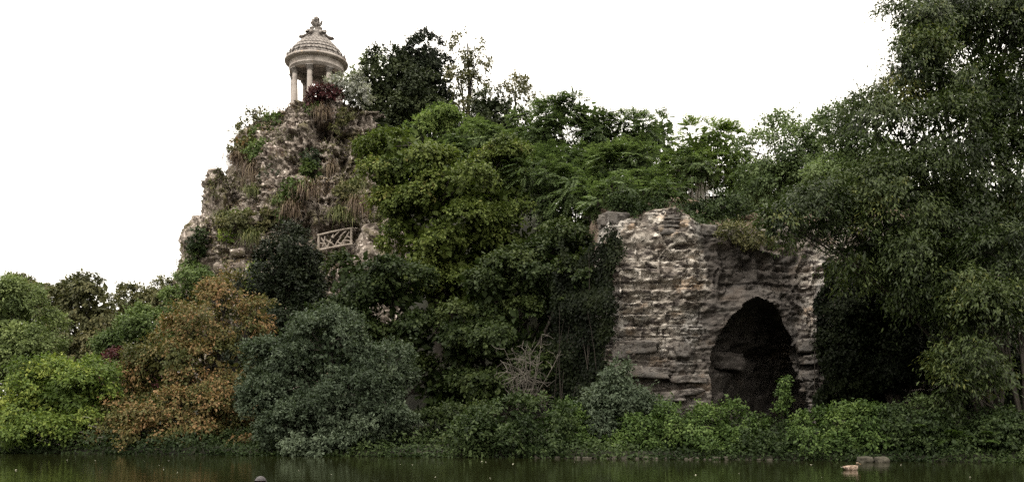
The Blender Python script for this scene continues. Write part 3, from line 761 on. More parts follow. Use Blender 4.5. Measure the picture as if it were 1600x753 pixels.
# scroll brackets leaning against the top of the dome
sc_ = []
for k in range(15):
    a0 = k / 14
    sc_.append([1.46 - .95 * a0 + .15 * sin(a0 * 9), 0, eb + 3.22 + .9 * a0 + .11 * cos(a0 * 9)])
sv_, sf_ = tubes([(np.array(sc_), np.linspace(.19, .13, 15)), (np.array(sc_) + [.03, .12, .02], np.linspace(.12, .08, 15)), (np.array(sc_) + [.03, -.12, .02], np.linspace(.12, .08, 15))], 6)
scm = mesh_np('scroll', sv_, sf_)
for k in range(6):
    part('scroll', scm, 'lime_roof', temple, rz=radians(8 + 60 * k))
# pine-cone and acanthus finial
fin_ = [lathe([(.01, 3.9), (.36, 3.9), (.30, 4.05), (.20, 4.15), (.18, 4.45), (.30, 4.6), (.22, 4.75), (.17, 4.82), (.24, 4.95), (.27, 5.1), (.22, 5.28), (.10, 5.42), (.01, 5.46)], 16)]
for k in range(6):
    a0 = 2 * pi * k / 6
    pth = np.array([[.15, 0, 4.4], [.32, 0, 4.55], [.46, 0, 4.78], [.52, 0, 4.93], [.44, 0, 4.98], [.40, 0, 4.88]])
    Rz = np.array([[cos(a0), -sin(a0), 0], [sin(a0), cos(a0), 0], [0, 0, 1]])
    fin_.append(tubes([(pth @ Rz.T, [.07, .10, .12, .11, .08, .04])], 6))
for k in range(26):
    a0 = k * 2.399; zz_ = 4.84 + .55 * k / 26; rr_ = np.interp(zz_, [4.8, 5.1, 5.28, 5.42], [.2, .27, .22, .1])
    fin_.append((_bx * [.09, .09, .1] + [rr_ * cos(a0), rr_ * sin(a0), zz_], _bf))
fv, ff = join(fin_); fv[:, 2] = 3.9 + (fv[:, 2] - 3.9) * .95; fv = fv + [0, 0, eb]
part('finial', (fv, ff), 'lime_roof', temple)
# terrace slab under the temple's left side
# ------------------------------------------------------------------ rustic railing
M['faux'] = noise_mat('rustic_cement_branch', [(.3, (.13, .105, .085)), (.6, (.27, .232, .195)), (.75, (.38, .335, .29))], 5, 6, .9, .5, 30)[0]
RY = 69.6
def rp(px, py, dy=0): return P(px, py, RY + dy)
ro = rp(498, 391)
rail = thing('rustic_railing', 'pale branch-patterned cement railing on the ledge halfway up the rock', 'railing', ro)
rg_ = np.random.default_rng(4)
def stick(name, a, c, r, bow=.06):
    v_, f_ = tubes([(sweep(a - ro, c - ro, rg_.normal(0, bow, 3) * [1, .4, 1], 6), r * np.linspace(1.1, .85, 6) * (1 + .1 * rg_.normal(0, 1, 6)))], 6)
    link(name, mesh_np(name, v_, f_), M['faux'], rail)
stick('top_rail', rp(496, 368), rp(552, 356), .10, .04)
stick('bottom_rail', rp(499, 391), rp(551, 381), .11, .04)
for x_ in (498, 549):
    stick('post', rp(x_, 393 - (x_ - 498) * .2), rp(x_, 366 - (x_ - 498) * .2), .11, .02)
for a, c in [((502, 372), (512, 388)), ((511, 388), (521, 366)), ((504, 386), (508, 369)), ((514, 378), (528, 387)), ((520, 372), (530, 362)), ((522, 388), (533, 371)), ((531, 371), (541, 361)), ((530, 386), (541, 370)), ((536, 384), (546, 362)), ((519, 379), (510, 374)), ((538, 376), (550, 379)), ((527, 376), (536, 380)), ((542, 368), (549, 372)), ((500, 380), (509, 382))]:
    stick('branch', rp(*a), rp(*c), .065, .09)
# pale curved step edge beside the temple
stp = thing('temple_step', 'pale curved stone step edge jutting left of the temple columns', 'step', (TX, TY, TZ - .6))
aa = np.linspace(radians(165), radians(262), 24)
pv = []
for r0_, z0_ in ((3.1, .0), (3.75, .0), (3.75, .22), (3.1, .22)):
    pv.append(np.stack([r0_ * np.cos(aa), r0_ * np.sin(aa), np.full(24, z0_)], -1))
pv = np.stack(pv, 1).reshape(-1, 3)
i = np.arange(23)[:, None] * 4; j = np.arange(4)[None]
fq = np.stack([i + j, i + (j + 1) % 4, i + 4 + (j + 1) % 4, i + 4 + j], -1).reshape(-1, 4)
fq = np.concatenate([fq, [[0, 1, 2, 3], [95, 94, 93, 92]]])
link('step_slab', mesh_np('step_slab', pv, fq), M['lime'], stp)
stage('temple')

# ------------------------------------------------------------------ trees on the far left
GB = 'trees beyond the left bank'
plant('tree', 'pale feathery green tree at the left edge behind the bright waterside bush', 'tree', 52, [(22, 500, 62, 62), (48, 545, 50, 40, -1), (5, 590, 45, 60), (70, 600, 35, 50)], 'small', 'pale', base=20, r0=.3, dens=1.1)
plant('chestnut_tree', 'rounded olive horse chestnut with layered leaves left of the rock', 'tree', 64, [(140, 475, 50, 46), (118, 530, 42, 45), (165, 530, 36, 45), (140, 600, 50, 50)], 'chestnut', 'olive', base=140, r0=.35)
plant('chestnut_tree', 'browning chestnut tree behind the pale tree at the far left', 'tree', 71, [(38, 462, 44, 30), (85, 478, 36, 38), (50, 540, 60, 60), (-20, 470, 40, 40)], 'chestnut', 'olive', base=50, r0=.35)
plant('tree', 'low olive tree showing between the chestnut and the rock foot', 'tree', 74, [(205, 482, 34, 36), (262, 478, 40, 36), (235, 550, 60, 50), (310, 500, 36, 50)], 'small', 'olive', base=235, r0=.3)
plant('tree', 'mid green bushy tree between the olive chestnut and the orange tree', 'tree', 57, [(222, 525, 46, 42), (190, 560, 34, 40), (245, 575, 40, 40)], 'small', 'fresh', base=222, r0=.25)
plant('shrub', 'dark purple leaved shrub behind the bright bush', 'shrub', 49, [(190, 585, 34, 30), (222, 598, 26, 34), (170, 610, 26, 30)], 'small', 'red', base=195, r0=.12)
plant('robinia_tree', 'slender fresh green tree against the left foot of the rock', 'tree', 62, [(300, 440, 26, 28), (285, 480, 28, 30), (318, 455, 20, 24), (270, 515, 28, 28)], 'small', 'fresh', base=295, r0=.2)
plant('shrub', 'bright yellow green bush overhanging the water on the left', 'shrub', 37.0, [(85, 605, 58, 44), (50, 650, 50, 44, -.6), (132, 630, 50, 48, -.4), (95, 675, 74, 30, -.9), (25, 680, 46, 24, -.9), (150, 595, 30, 34), (60, 585, 34, 28), (160, 680, 34, 22, -.8)], 'broad', 'bright', base=95, r0=.14, stems=3, over=dict(mr=.5, L=.16, W=.09, cov=4, ls=.42, tv=.2))
plant('shrub', 'fresh green shrub between the yellow bush and the orange tree', 'shrub', 39.0, [(205, 625, 36, 48), (225, 660, 30, 36), (190, 665, 30, 32)], 'small', 'fresh', base=205, r0=.12, stems=2)
plant('autumn_tree', 'orange and rust autumn tree spreading over the water', 'tree', 37.9, [(358, 455, 30, 30, 1.5), (345, 480, 44, 42, 1.5), (310, 520, 60, 50, .5), (262, 570, 62, 54), (340, 590, 66, 60), (205, 640, 60, 46, -.8), (285, 650, 90, 50, -.9), (370, 645, 44, 54), (170, 672, 40, 28, -1.4), (245, 682, 70, 20, -1.9), (350, 685, 50, 18, -1.6), (400, 500, 24, 40, 1)], 'broad', 'rust', base=330, r0=.2, stems=4, twigs=18, over=dict(mr=.5, L=.15, W=.085, ls=.42, cov=3.2, fc=.6, tv=.14), fill=.35)
plant('tree', 'thin yellow green sapling beside the rock above the orange tree', 'tree', 56, [(404, 425, 16, 20), (398, 450, 14, 22), (410, 460, 12, 20)], 'small', 'bright', base=402, r0=.1, over=dict(L=.2, W=.12))
# dark evergreens and the grey dome
plant('yew_tree', 'tall dark yew in front of the rock, left of the railing', 'tree', 49, [(450, 395, 44, 40), (425, 440, 40, 44), (480, 440, 42, 50), (440, 510, 58, 60), (500, 500, 40, 60), (410, 500, 30, 50)], 'needle', 'yew', base=450, r0=.3)
plant('yew_tree', 'small black green yew behind the orange tree by the water', 'tree', 44.5, [(365, 560, 34, 50), (385, 620, 40, 50), (350, 640, 30, 50), (400, 670, 40, 36)], 'needle', 'yew', base=375, r0=.2)
plant('evergreen_oak', 'broad grey green evergreen dome at the water edge in the middle', 'tree', 35.8, [(515, 555, 62, 62), (590, 575, 52, 56), (455, 590, 56, 48, -.4), (420, 560, 36, 36), (560, 630, 78, 50, -.8), (430, 630, 46, 50, -.8), (480, 672, 70, 42, -1.4), (595, 665, 56, 46, -1), (540, 690, 60, 24, -1.4), (525, 515, 36, 34, .4)], 'grey', 'grey', base=520, r0=.25, stems=3, dens=1.0, fill=.2)
# the great maple mass
plant('maple_tree', 'largest maple with reddish seed clusters in front of the rock and the hill', 'tree', 50, [(650, 245, 72, 52), (610, 268, 40, 42, -.6), (628, 330, 42, 44, -1), (700, 300, 80, 60, -1), (775, 300, 60, 62), (690, 375, 90, 60, -1), (790, 380, 62, 60), (640, 420, 70, 50), (735, 450, 90, 60), (800, 245, 36, 36)], 'broad', 'maple', base=690, r0=.45, twigs=8, over=dict(mr=1.2, km=1.4, fl=.5, fc=1.6), fill=.15)
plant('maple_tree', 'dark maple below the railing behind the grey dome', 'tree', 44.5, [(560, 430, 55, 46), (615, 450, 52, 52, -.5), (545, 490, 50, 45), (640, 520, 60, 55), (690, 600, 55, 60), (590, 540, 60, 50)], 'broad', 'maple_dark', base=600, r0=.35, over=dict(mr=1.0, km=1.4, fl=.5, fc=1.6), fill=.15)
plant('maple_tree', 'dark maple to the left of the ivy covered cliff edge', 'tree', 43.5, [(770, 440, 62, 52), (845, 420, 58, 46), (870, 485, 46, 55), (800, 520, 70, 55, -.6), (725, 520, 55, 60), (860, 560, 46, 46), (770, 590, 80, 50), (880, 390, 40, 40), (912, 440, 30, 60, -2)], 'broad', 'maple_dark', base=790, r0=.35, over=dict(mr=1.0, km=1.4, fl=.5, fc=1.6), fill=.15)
# trees along the ridge behind the temple
plant('yew_tree', 'dark rounded evergreen nearest the temple on the hill', 'tree', 84, [(605, 120, 40, 44), (585, 150, 30, 34), (625, 160, 40, 44), (600, 185, 40, 30), (625, 225, 46, 40, -3)], 'needle', 'cedar', base=612, r0=.3, over=dict(L=.26, W=.09))
plant('yew_tree', 'blackest tallest evergreen on the hill behind the temple', 'tree', 86, [(665, 90, 30, 32), (680, 130, 32, 45), (645, 120, 28, 40), (690, 170, 26, 40)], 'needle', 'yew', base=668, r0=.3, over=dict(L=.26, W=.09, mr=.8))
plant('tree', 'light thin tree peeking out between the temple and the evergreen', 'tree', 90, [(572, 112, 20, 18), (556, 130, 16, 18), (585, 95, 14, 14)], 'sparse', 'pale', base=575, r0=.15, dens=1.3, over=dict(L=.26, W=.15))
plant('tree', 'mid green feathery tree in front of the two evergreens', 'tree', 79, [(655, 140, 32, 28), (640, 180, 36, 30), (690, 180, 26, 30), (610, 200, 30, 24), (700, 215, 50, 30)], 'small', 'cedar', base=655, r0=.2, over=dict(L=.24, W=.08))
plant('tree', 'tall thin airy tree standing alone above the ridge', 'tree', 82, [(730, 75, 24, 24), (748, 95, 14, 24), (718, 115, 16, 30), (738, 140, 24, 26), (728, 175, 22, 24)], 'sparse', 'olive', base=728, r0=.26, dens=.95, twigs=14, over=dict(L=.24, W=.13, mr=.7))
plant('yew_tree', 'small dark conifer right of the airy tree', 'tree', 77, [(765, 165, 24, 24), (755, 195, 36, 26), (785, 195, 26, 24)], 'needle', 'cedar', base=765, r0=.2, over=dict(L=.24, W=.08))
plant('tree', 'twiggy half bare tree right of the small conifer', 'tree', 83, [(805, 140, 24, 22), (818, 165, 20, 24), (785, 150, 18, 18), (800, 190, 26, 24)], 'sparse', 'olive', base=803, r0=.2, dens=.7, twigs=22, over=dict(L=.22, W=.11, mr=.6))
plant('tree', 'light green low tree under the airy tree on the hill', 'tree', 73, [(685, 190, 36, 20), (655, 200, 24, 18), (715, 205, 30, 22)], 'small', 'ailanthus_light', base=685, r0=.2, over=dict(L=.22, W=.1))
# tree-of-heaven thicket above the cliff
GA = 'trees of heaven on the cliff top'
A_ = [('tree of heaven on the slope right of the big maple', 63, [(745, 225, 48, 28), (790, 240, 44, 34), (720, 255, 40, 30)], 'ailanthus', 750, {}),
      ('tallest tree of heaven above the left end of the cliff', 56, [(872, 182, 34, 30), (918, 178, 34, 28), (850, 220, 40, 36), (945, 220, 44, 36), (900, 262, 60, 42), (992, 208, 34, 32)], 'ailanthus', 905, {}),
      ('dark low tree of heaven between the maple and the ivy', 50, [(860, 310, 44, 48), (840, 275, 40, 34), (885, 340, 34, 34)], 'ailanthus', 860, {}),
      ('tree of heaven with drooping fronds right over the pale cliff face', 48, [(960, 275, 46, 34), (1000, 255, 40, 34), (940, 310, 32, 24, -3), (1000, 300, 34, 26, -3), (905, 290, 36, 40)], 'ailanthus', 965, {}),
      ('thin topped tree of heaven in the gap of the ridge', 62, [(1035, 200, 26, 24), (1020, 235, 30, 30), (1045, 240, 24, 30)], 'ailanthus', 1032, dict(cov=3.2)),
      ('light green tree of heaven with bare stems above the cave', 58, [(1095, 225, 44, 34), (1135, 235, 36, 34), (1070, 255, 34, 28), (1150, 270, 30, 34), (1110, 265, 44, 22)], 'ailanthus_light', 1085, {})]
for lab, Y_, lb, mt_, bs, ov in A_:
    plant('tree_of_heaven', lab, 'tree', Y_, lb, 'frond', mt_, base=bs, r0=.16, stems=2 if len(lb) > 4 else 1, over=ov, group=GA, bark='pale_bark' if mt_ != 'ailanthus' else 'bark')
A2 = [('tree of heaven saplings hanging over the brow of the pale face', 41.6, [(965, 300, 36, 20), (1005, 308, 36, 20), (1045, 300, 26, 18), (935, 318, 20, 14)], 'ailanthus', 985, {}),
      ('low dense tree of heaven behind the left cliff brow', 53, [(930, 290, 60, 44), (870, 270, 60, 50), (990, 285, 50, 40)], 'ailanthus', 930, {}),
      ('dense low tree of heaven behind the cliff notch', 60, [(1060, 280, 50, 26), (1005, 275, 40, 36), (1100, 282, 40, 20), (1165, 290, 40, 30)], 'ailanthus', 1065, {}),
      ('broad dim tree of heaven behind the ash trees', 57, [(1205, 295, 56, 36), (1270, 285, 56, 36), (1240, 325, 80, 36), (1330, 280, 60, 50)], 'ailanthus', 1240, dict(cov=3.4)),
      ('tree of heaven filling the dip between the hill and the cliff', 66, [(800, 240, 50, 40), (840, 200, 40, 36), (780, 270, 60, 40)], 'ailanthus', 810, {})]
for lab, Y_, lb, mt_, bs, ov in A2:
    plant('tree_of_heaven', lab, 'tree', Y_, lb, 'frond', mt_, base=bs, r0=.16, over=ov, group=GA)
for lab, px_, hy_, Y_ in [('thin pale stemmed sapling standing on the cliff edge', 1001, 295, 44.5), ('dark stemmed sapling above the cliff notch', 1076, 265, 47), ('pale stemmed sapling leaning over the cliff notch', 1092, 270, 46.5)]:
    plant('sapling', lab, 'tree', Y_, [(px_, hy_ - 12, 20, 14), (px_ + 12, hy_ + 4, 16, 12), (px_ - 14, hy_ + 6, 16, 12)], 'frond', 'ailanthus', base=px_, r0=.07, bark='pale_bark')
plant('ash_tree', 'airy ash with sky gaps to the right of the light thicket', 'tree', 49, [(1205, 205, 32, 26), (1232, 235, 32, 32), (1185, 250, 34, 34), (1260, 275, 42, 40), (1205, 300, 44, 40), (1276, 212, 20, 24), (1240, 330, 44, 34)], 'sparse', 'ailanthus', base=1225, r0=.2, dens=1.5, twigs=14, over=dict(L=.2, W=.1, mr=.6, cov=2.6))
plant('ash_tree', 'leafy ash between the airy ash and the giant willow', 'tree', 44, [(1330, 190, 40, 34), (1350, 245, 52, 50), (1310, 290, 50, 45), (1370, 320, 60, 50), (1300, 345, 44, 36)], 'small', 'ailanthus', base=1340, r0=.25, dens=.9, over=dict(L=.17, W=.08))
# the giant willow on the right
plant('willow_tree', 'giant dark narrow leaved willow filling the right side', 'tree', 34, [(1440, 40, 62, 62, .5), (1540, 40, 80, 80, 1), (1420, 130, 60, 55), (1520, 150, 80, 70), (1600, 180, 60, 80), (1380, 190, 42, 40, -.6), (1450, 230, 80, 60, -.8), (1560, 280, 90, 70), (1420, 320, 80, 60, -1), (1500, 370, 90, 60), (1600, 400, 60, 80), (1340, 310, 50, 45, -1), (1270, 328, 50, 38, -1.4), (1212, 350, 38, 24, -1.8), (1335, 388, 50, 40, -1.2), (1610, 60, 60, 80, 1), (1430, 420, 66, 56, -1.3), (1375, 365, 55, 50, -1.3), (1470, 470, 50, 44, -1.2)], 'willow', 'willow', base=1560, r0=.2, twigs=12, fill=.4, over=dict(cov=4.0, fc=.7, tv=.17))
plant('willow_bough', 'low hanging willow bough with longer leaves over the right bank', 'bough', 31.2, [(1500, 440, 38, 40), (1560, 420, 44, 48), (1530, 500, 52, 44, -.3), (1590, 370, 30, 40), (1500, 560, 44, 36, -.4), (1560, 585, 42, 36, -.2), (1480, 610, 34, 24, -.5), (1580, 480, 34, 44)], 'willow', 'willow', base=1600, r0=.14, dens=.62, twigs=9, over=dict(L=.2, W=.055, mr=.7), fill=.5)
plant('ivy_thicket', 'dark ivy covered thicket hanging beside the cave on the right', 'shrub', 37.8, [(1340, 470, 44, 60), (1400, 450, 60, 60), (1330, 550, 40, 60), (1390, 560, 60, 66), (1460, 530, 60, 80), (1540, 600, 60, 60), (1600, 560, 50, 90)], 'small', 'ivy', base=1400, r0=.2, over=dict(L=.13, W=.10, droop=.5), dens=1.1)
stage('trees')

# ------------------------------------------------------------------ bank shrubs
plant('shrub', 'dark green leafy shrub at the water left of the bare twigs', 'shrub', 33.2, [(790, 655, 52, 30), (745, 680, 44, 24, -.4), (850, 660, 44, 36), (820, 690, 60, 22, -.7)], 'herb', 'shade', base=800, r0=.06, stems=4, twigs=6, over=dict(L=.17, W=.08))
plant('elder_bush', 'tall grey green pointed bush in front of the pale cliff', 'shrub', 34.2, [(965, 620, 36, 44), (995, 640, 34, 40), (940, 655, 36, 36), (1020, 660, 30, 30), (960, 585, 20, 22)], 'herb', 'grey', base=970, r0=.05, stems=4, twigs=8, over=dict(L=.16, W=.07))
GN = None
for lab, Y_, lb, mt_, bs in [
    ('bright green nettle clump left of the cave mouth', 33.0, [(1010, 680, 40, 28), (1050, 665, 34, 34), (985, 700, 34, 14, -.4)], 'nettle', 1020),
    ('light green clump right below the cave mouth', 32.6, [(1100, 672, 42, 26), (1145, 672, 38, 28), (1110, 699, 56, 16, -.4)], 'nettle', 1120),
    ('dark leafy clump at the right foot of the cave', 32.2, [(1185, 676, 34, 22), (1225, 682, 30, 18), (1190, 699, 50, 16, -.3)], 'shade', 1200),
    ('soft green mound of weeds right of the cave', 31.6, [(1290, 672, 50, 22), (1340, 664, 50, 26), (1270, 695, 50, 20, -.3), (1370, 690, 44, 22, -.3)], 'nettle', 1320),
    ('dim green undergrowth around the ferns', 31.4, [(1420, 665, 50, 34), (1480, 680, 40, 30), (1440, 700, 50, 16, -.3)], 'shade', 1440),
    ('dark low undergrowth in the right corner of the bank', 31.0, [(1540, 680, 50, 34), (1600, 670, 50, 40), (1560, 705, 70, 12, -.3)], 'shade', 1560),
    ('dark undergrowth under the maple by the water', 35.8, [(690, 680, 50, 30), (640, 690, 46, 20), (730, 660, 40, 30)], 'maple_dark', 690),
    ('small light clump between the dark shrub and the pointed bush', 33.6, [(895, 685, 36, 26), (925, 690, 30, 22), (880, 660, 24, 24)], 'nettle', 905),
    ('shaded weeds at the water under the orange tree', 36.2, [(390, 690, 40, 14), (330, 696, 40, 9), (440, 695, 40, 12)], 'shade', 390),
    ('pale weeds at the left water edge below the yellow bush', 37, [(20, 692, 36, 12), (-20, 680, 40, 22), (70, 697, 34, 8)], 'bright', 20)]:
    plant('bank_plant', lab, 'plant', Y_, lb, 'herb', mt_, base=bs, r0=.03, stems=3, twigs=6, group='plant clumps along the bank')
# tall sapling with tiered leaves in front of the cave
plant('sapling', 'thin upright sapling with tiered leaves in front of the cave', 'plant', 32.4, [(1226, 598, 5, 7), (1224, 612, 7, 5), (1226, 626, 9, 5), (1223, 641, 10, 6)], 'herb', 'nettle', base=1224, r0=.025, twigs=5, over=dict(mr=.16, nl=8, L=.12, W=.05, ls=.22, cov=1.6, fc=0))
# low weeds covering the water edge (ground cover)
rg = np.random.default_rng(44); n = 26000
x_ = rg.uniform(-29, 22, n); d_ = rg.uniform(0, 1, n) ** 2.1 * 4.2 - .28
pp = np.c_[x_, shore(x_) + d_, 0 * x_]; hgt = rg.uniform(0, 1, n) ** 1.4 * (.12 + .6 * ss(vnoise(np.c_[x_ * .7, d_, 0 * x_], 8), -.2, .6)); pp[:, 2] = np.maximum(ground_h(pp[:, 0], pp[:, 1]), -.02) + hgt
tn = np.clip(.45 + .3 * vnoise(np.c_[x_ * .5, d_, 0 * x_], 9) + rg.normal(0, .1, n), 0, 1)
V_, F_, T_ = leaf_geo(rg, pp, unit(rg.normal(0, 1, (n, 3)) + [0, -.6, -.1]), unit(rg.normal(0, .5, (n, 3)) + [0, -.5, 1]), .16 * rg.uniform(.7, 1.3, n), .085 * rg.uniform(.8, 1.2, n), tn)
o = link('bank_weeds', mesh_np('bank_weeds', V_, F_, T_), M['shade']); o['kind'] = 'stuff'; o['label'] = 'low dark weeds covering the bank at the water edge'
# bare twigs
def bare(name, label, px, py, Y, seed, n, spread, hgt, r0, mat='pale_bark', lean=(0, 0)):
    rg = np.random.default_rng(seed); o = P(px, py, Y); root = thing(name, label, 'shrub', o)
    tb = []
    for k in range(n):
        e = o + np.array([rg.normal(lean[0], spread), rg.normal(0, spread * .5), hgt * rg.uniform(.55, 1.05) + lean[1]])
        pth = sweep(o + [rg.normal(0, .12), 0, 0], e, rg.normal(0, .25, 3), 8); tb.append((pth, np.linspace(r0, .012, 8)))
        for s in range(7):
            a = pth[rg.integers(2, 8)]; e2 = a + unit(rg.normal(0, 1, 3) + [0, 0, .5]) * rg.uniform(.3, .9)
            p2 = sweep(a, e2, rg.normal(0, .12, 3), 5); tb.append((p2, np.linspace(.018, .007, 5)))
            for s2 in range(2):
                a2 = p2[rg.integers(1, 5)]; tb.append((sweep(a2, a2 + unit(rg.normal(0, 1, 3) + [0, 0, .3]) * rg.uniform(.15, .45), rg.normal(0, .05, 3), 4), np.linspace(.010, .005, 4)))
    v_, f_ = tubes(tb, 4)
    link('branches', mesh_np('branches', v_ - o, f_), M[mat], root)
M['twig'] = flat_mat('dead_twig', (.075, .066, .054), .9)
bare('bare_shrub', 'half dead shrub of bare curling twigs in front of the dark maple', 815, 640, 35.4, 5, 13, .9, 3.1, .02, 'twig')
bare('dead_branch', 'grey dead branch slanting from the orange tree into the water', 165, 706, 35.6, 8, 6, .9, 1.1, .035, 'pale_bark', (-1.0, 0))
bare('dead_branch', 'tangle of dead twigs along the water under the yellow bush', 60, 706, 36.4, 9, 9, 1.3, .5, .02, 'twig', (0, 0))
# ivy curtain at the left end of the cliff
def ivy(name, label, fn, n, seed, L_=.14):
    rg = np.random.default_rng(seed); p, nn_ = fn(rg, n)
    d = unit(rg.normal(0, .45, p.shape) + [0, -.15, -1.0]); nr = unit(nn_ + rg.normal(0, .35, p.shape) + [0, 0, .25])
    c = p.mean(0); c[2] = p[:, 2].min(); root = thing(name, label, 'ivy', c)
    mt_ = np.clip(.5 + .3 * fbm(p * 1.2, 2, seed) + rg.normal(0, .1, len(p)), 0, 1)
    V_, F_, T_ = leaf_geo(rg, p, d, nr, L_ * rg.uniform(.5, 1.5, len(p)), L_ * .85 * rg.uniform(.8, 1.1, len(p)), mt_)
    link('leaves', mesh_np('leaves', V_ - c, F_, T_), M['ivy'], root)
    tb = []
    for k in range(14):
        a = p[rg.integers(len(p))].copy(); a[2] = c[2]; e = p[rg.integers(len(p))]
        e = np.array([a[0] + rg.normal(0, .4), e[1], e[2]]); tb.append((sweep(a, e, rg.normal(0, .2, 3), 7) + [0, .2, 0], np.linspace(.03, .01, 7)))
    v_, f_ = tubes(tb, 4); link('stems', mesh_np('stems', v_ - c, f_), M['bark'], root)
def ivy_left(rg, n):
    z_ = rg.uniform(.8, 10.6, n); s_ = rg.uniform(0, 1, n)
    xe = np.interp(z_, [.8, 4, 6, 8, 10, 11.3], [4.3, 4.25, 4.5, 4.8, 4.55, 4.1]) + .45 * vnoise(np.c_[z_ * 1.1, 0 * z_, 0 * z_], 5) + rg.normal(0, .12, n)
    x_ = xe - s_ ** 1.2 * 2.6
    kk = z_ < 9.3 + .9 * vnoise(np.c_[x_ * 1.3, 0 * x_, 0 * x_], 19) + 0 * x_ + rg.normal(0, .2, n)
    x_, z_, n = x_[kk], z_[kk], int(kk.sum())
    y_ = 39.35 + np.maximum(4.6 - x_, 0) * .9 - .7 * vnoise(np.c_[x_ * 1.1, 0 * x_, z_ * .9], 12) - rg.uniform(0, .45, n)
    return np.c_[x_, y_, z_], np.tile([[-.35, -1, .2]], (n, 1))
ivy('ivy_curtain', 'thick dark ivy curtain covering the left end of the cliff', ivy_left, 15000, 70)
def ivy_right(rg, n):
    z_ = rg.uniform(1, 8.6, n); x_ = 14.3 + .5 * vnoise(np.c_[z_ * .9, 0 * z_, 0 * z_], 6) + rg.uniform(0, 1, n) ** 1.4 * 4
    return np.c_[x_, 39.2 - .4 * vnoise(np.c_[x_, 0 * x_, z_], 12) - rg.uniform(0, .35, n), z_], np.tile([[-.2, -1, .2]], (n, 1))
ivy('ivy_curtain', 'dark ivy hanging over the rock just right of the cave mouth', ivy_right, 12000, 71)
# shrubs on the cliff brow
for lab, Y_, lb, st_, mt_, bz_ in [('dark leafy shrub in the notch above the cave', 42.2, [(1130, 325, 34, 24), (1105, 335, 22, 18)], 'small', 'shade', 11.2),
    ('pale mossy shrub on the rounded rock over the cave', 39.4, [(1150, 365, 30, 10), (1180, 372, 26, 12)], 'herb', 'olive', 10.0),
    ('ferny tuft hanging over the pale cliff top', 40.6, [(1000, 335, 24, 12), (965, 322, 22, 10), (1030, 325, 18, 10)], 'herb', 'shade', 11.2),
    ('small tuft on the earthy slope beside the notch', 41.0, [(1072, 365, 12, 9)], 'herb', 'olive', 10.5)]:
    name_on_rock = bz_
    plant('cliff_shrub', lab, 'shrub', Y_, lb, st_, mt_, r0=.04, twigs=6, group='shrubs on the cliff brow')
name_on_rock = None
stage('bank')

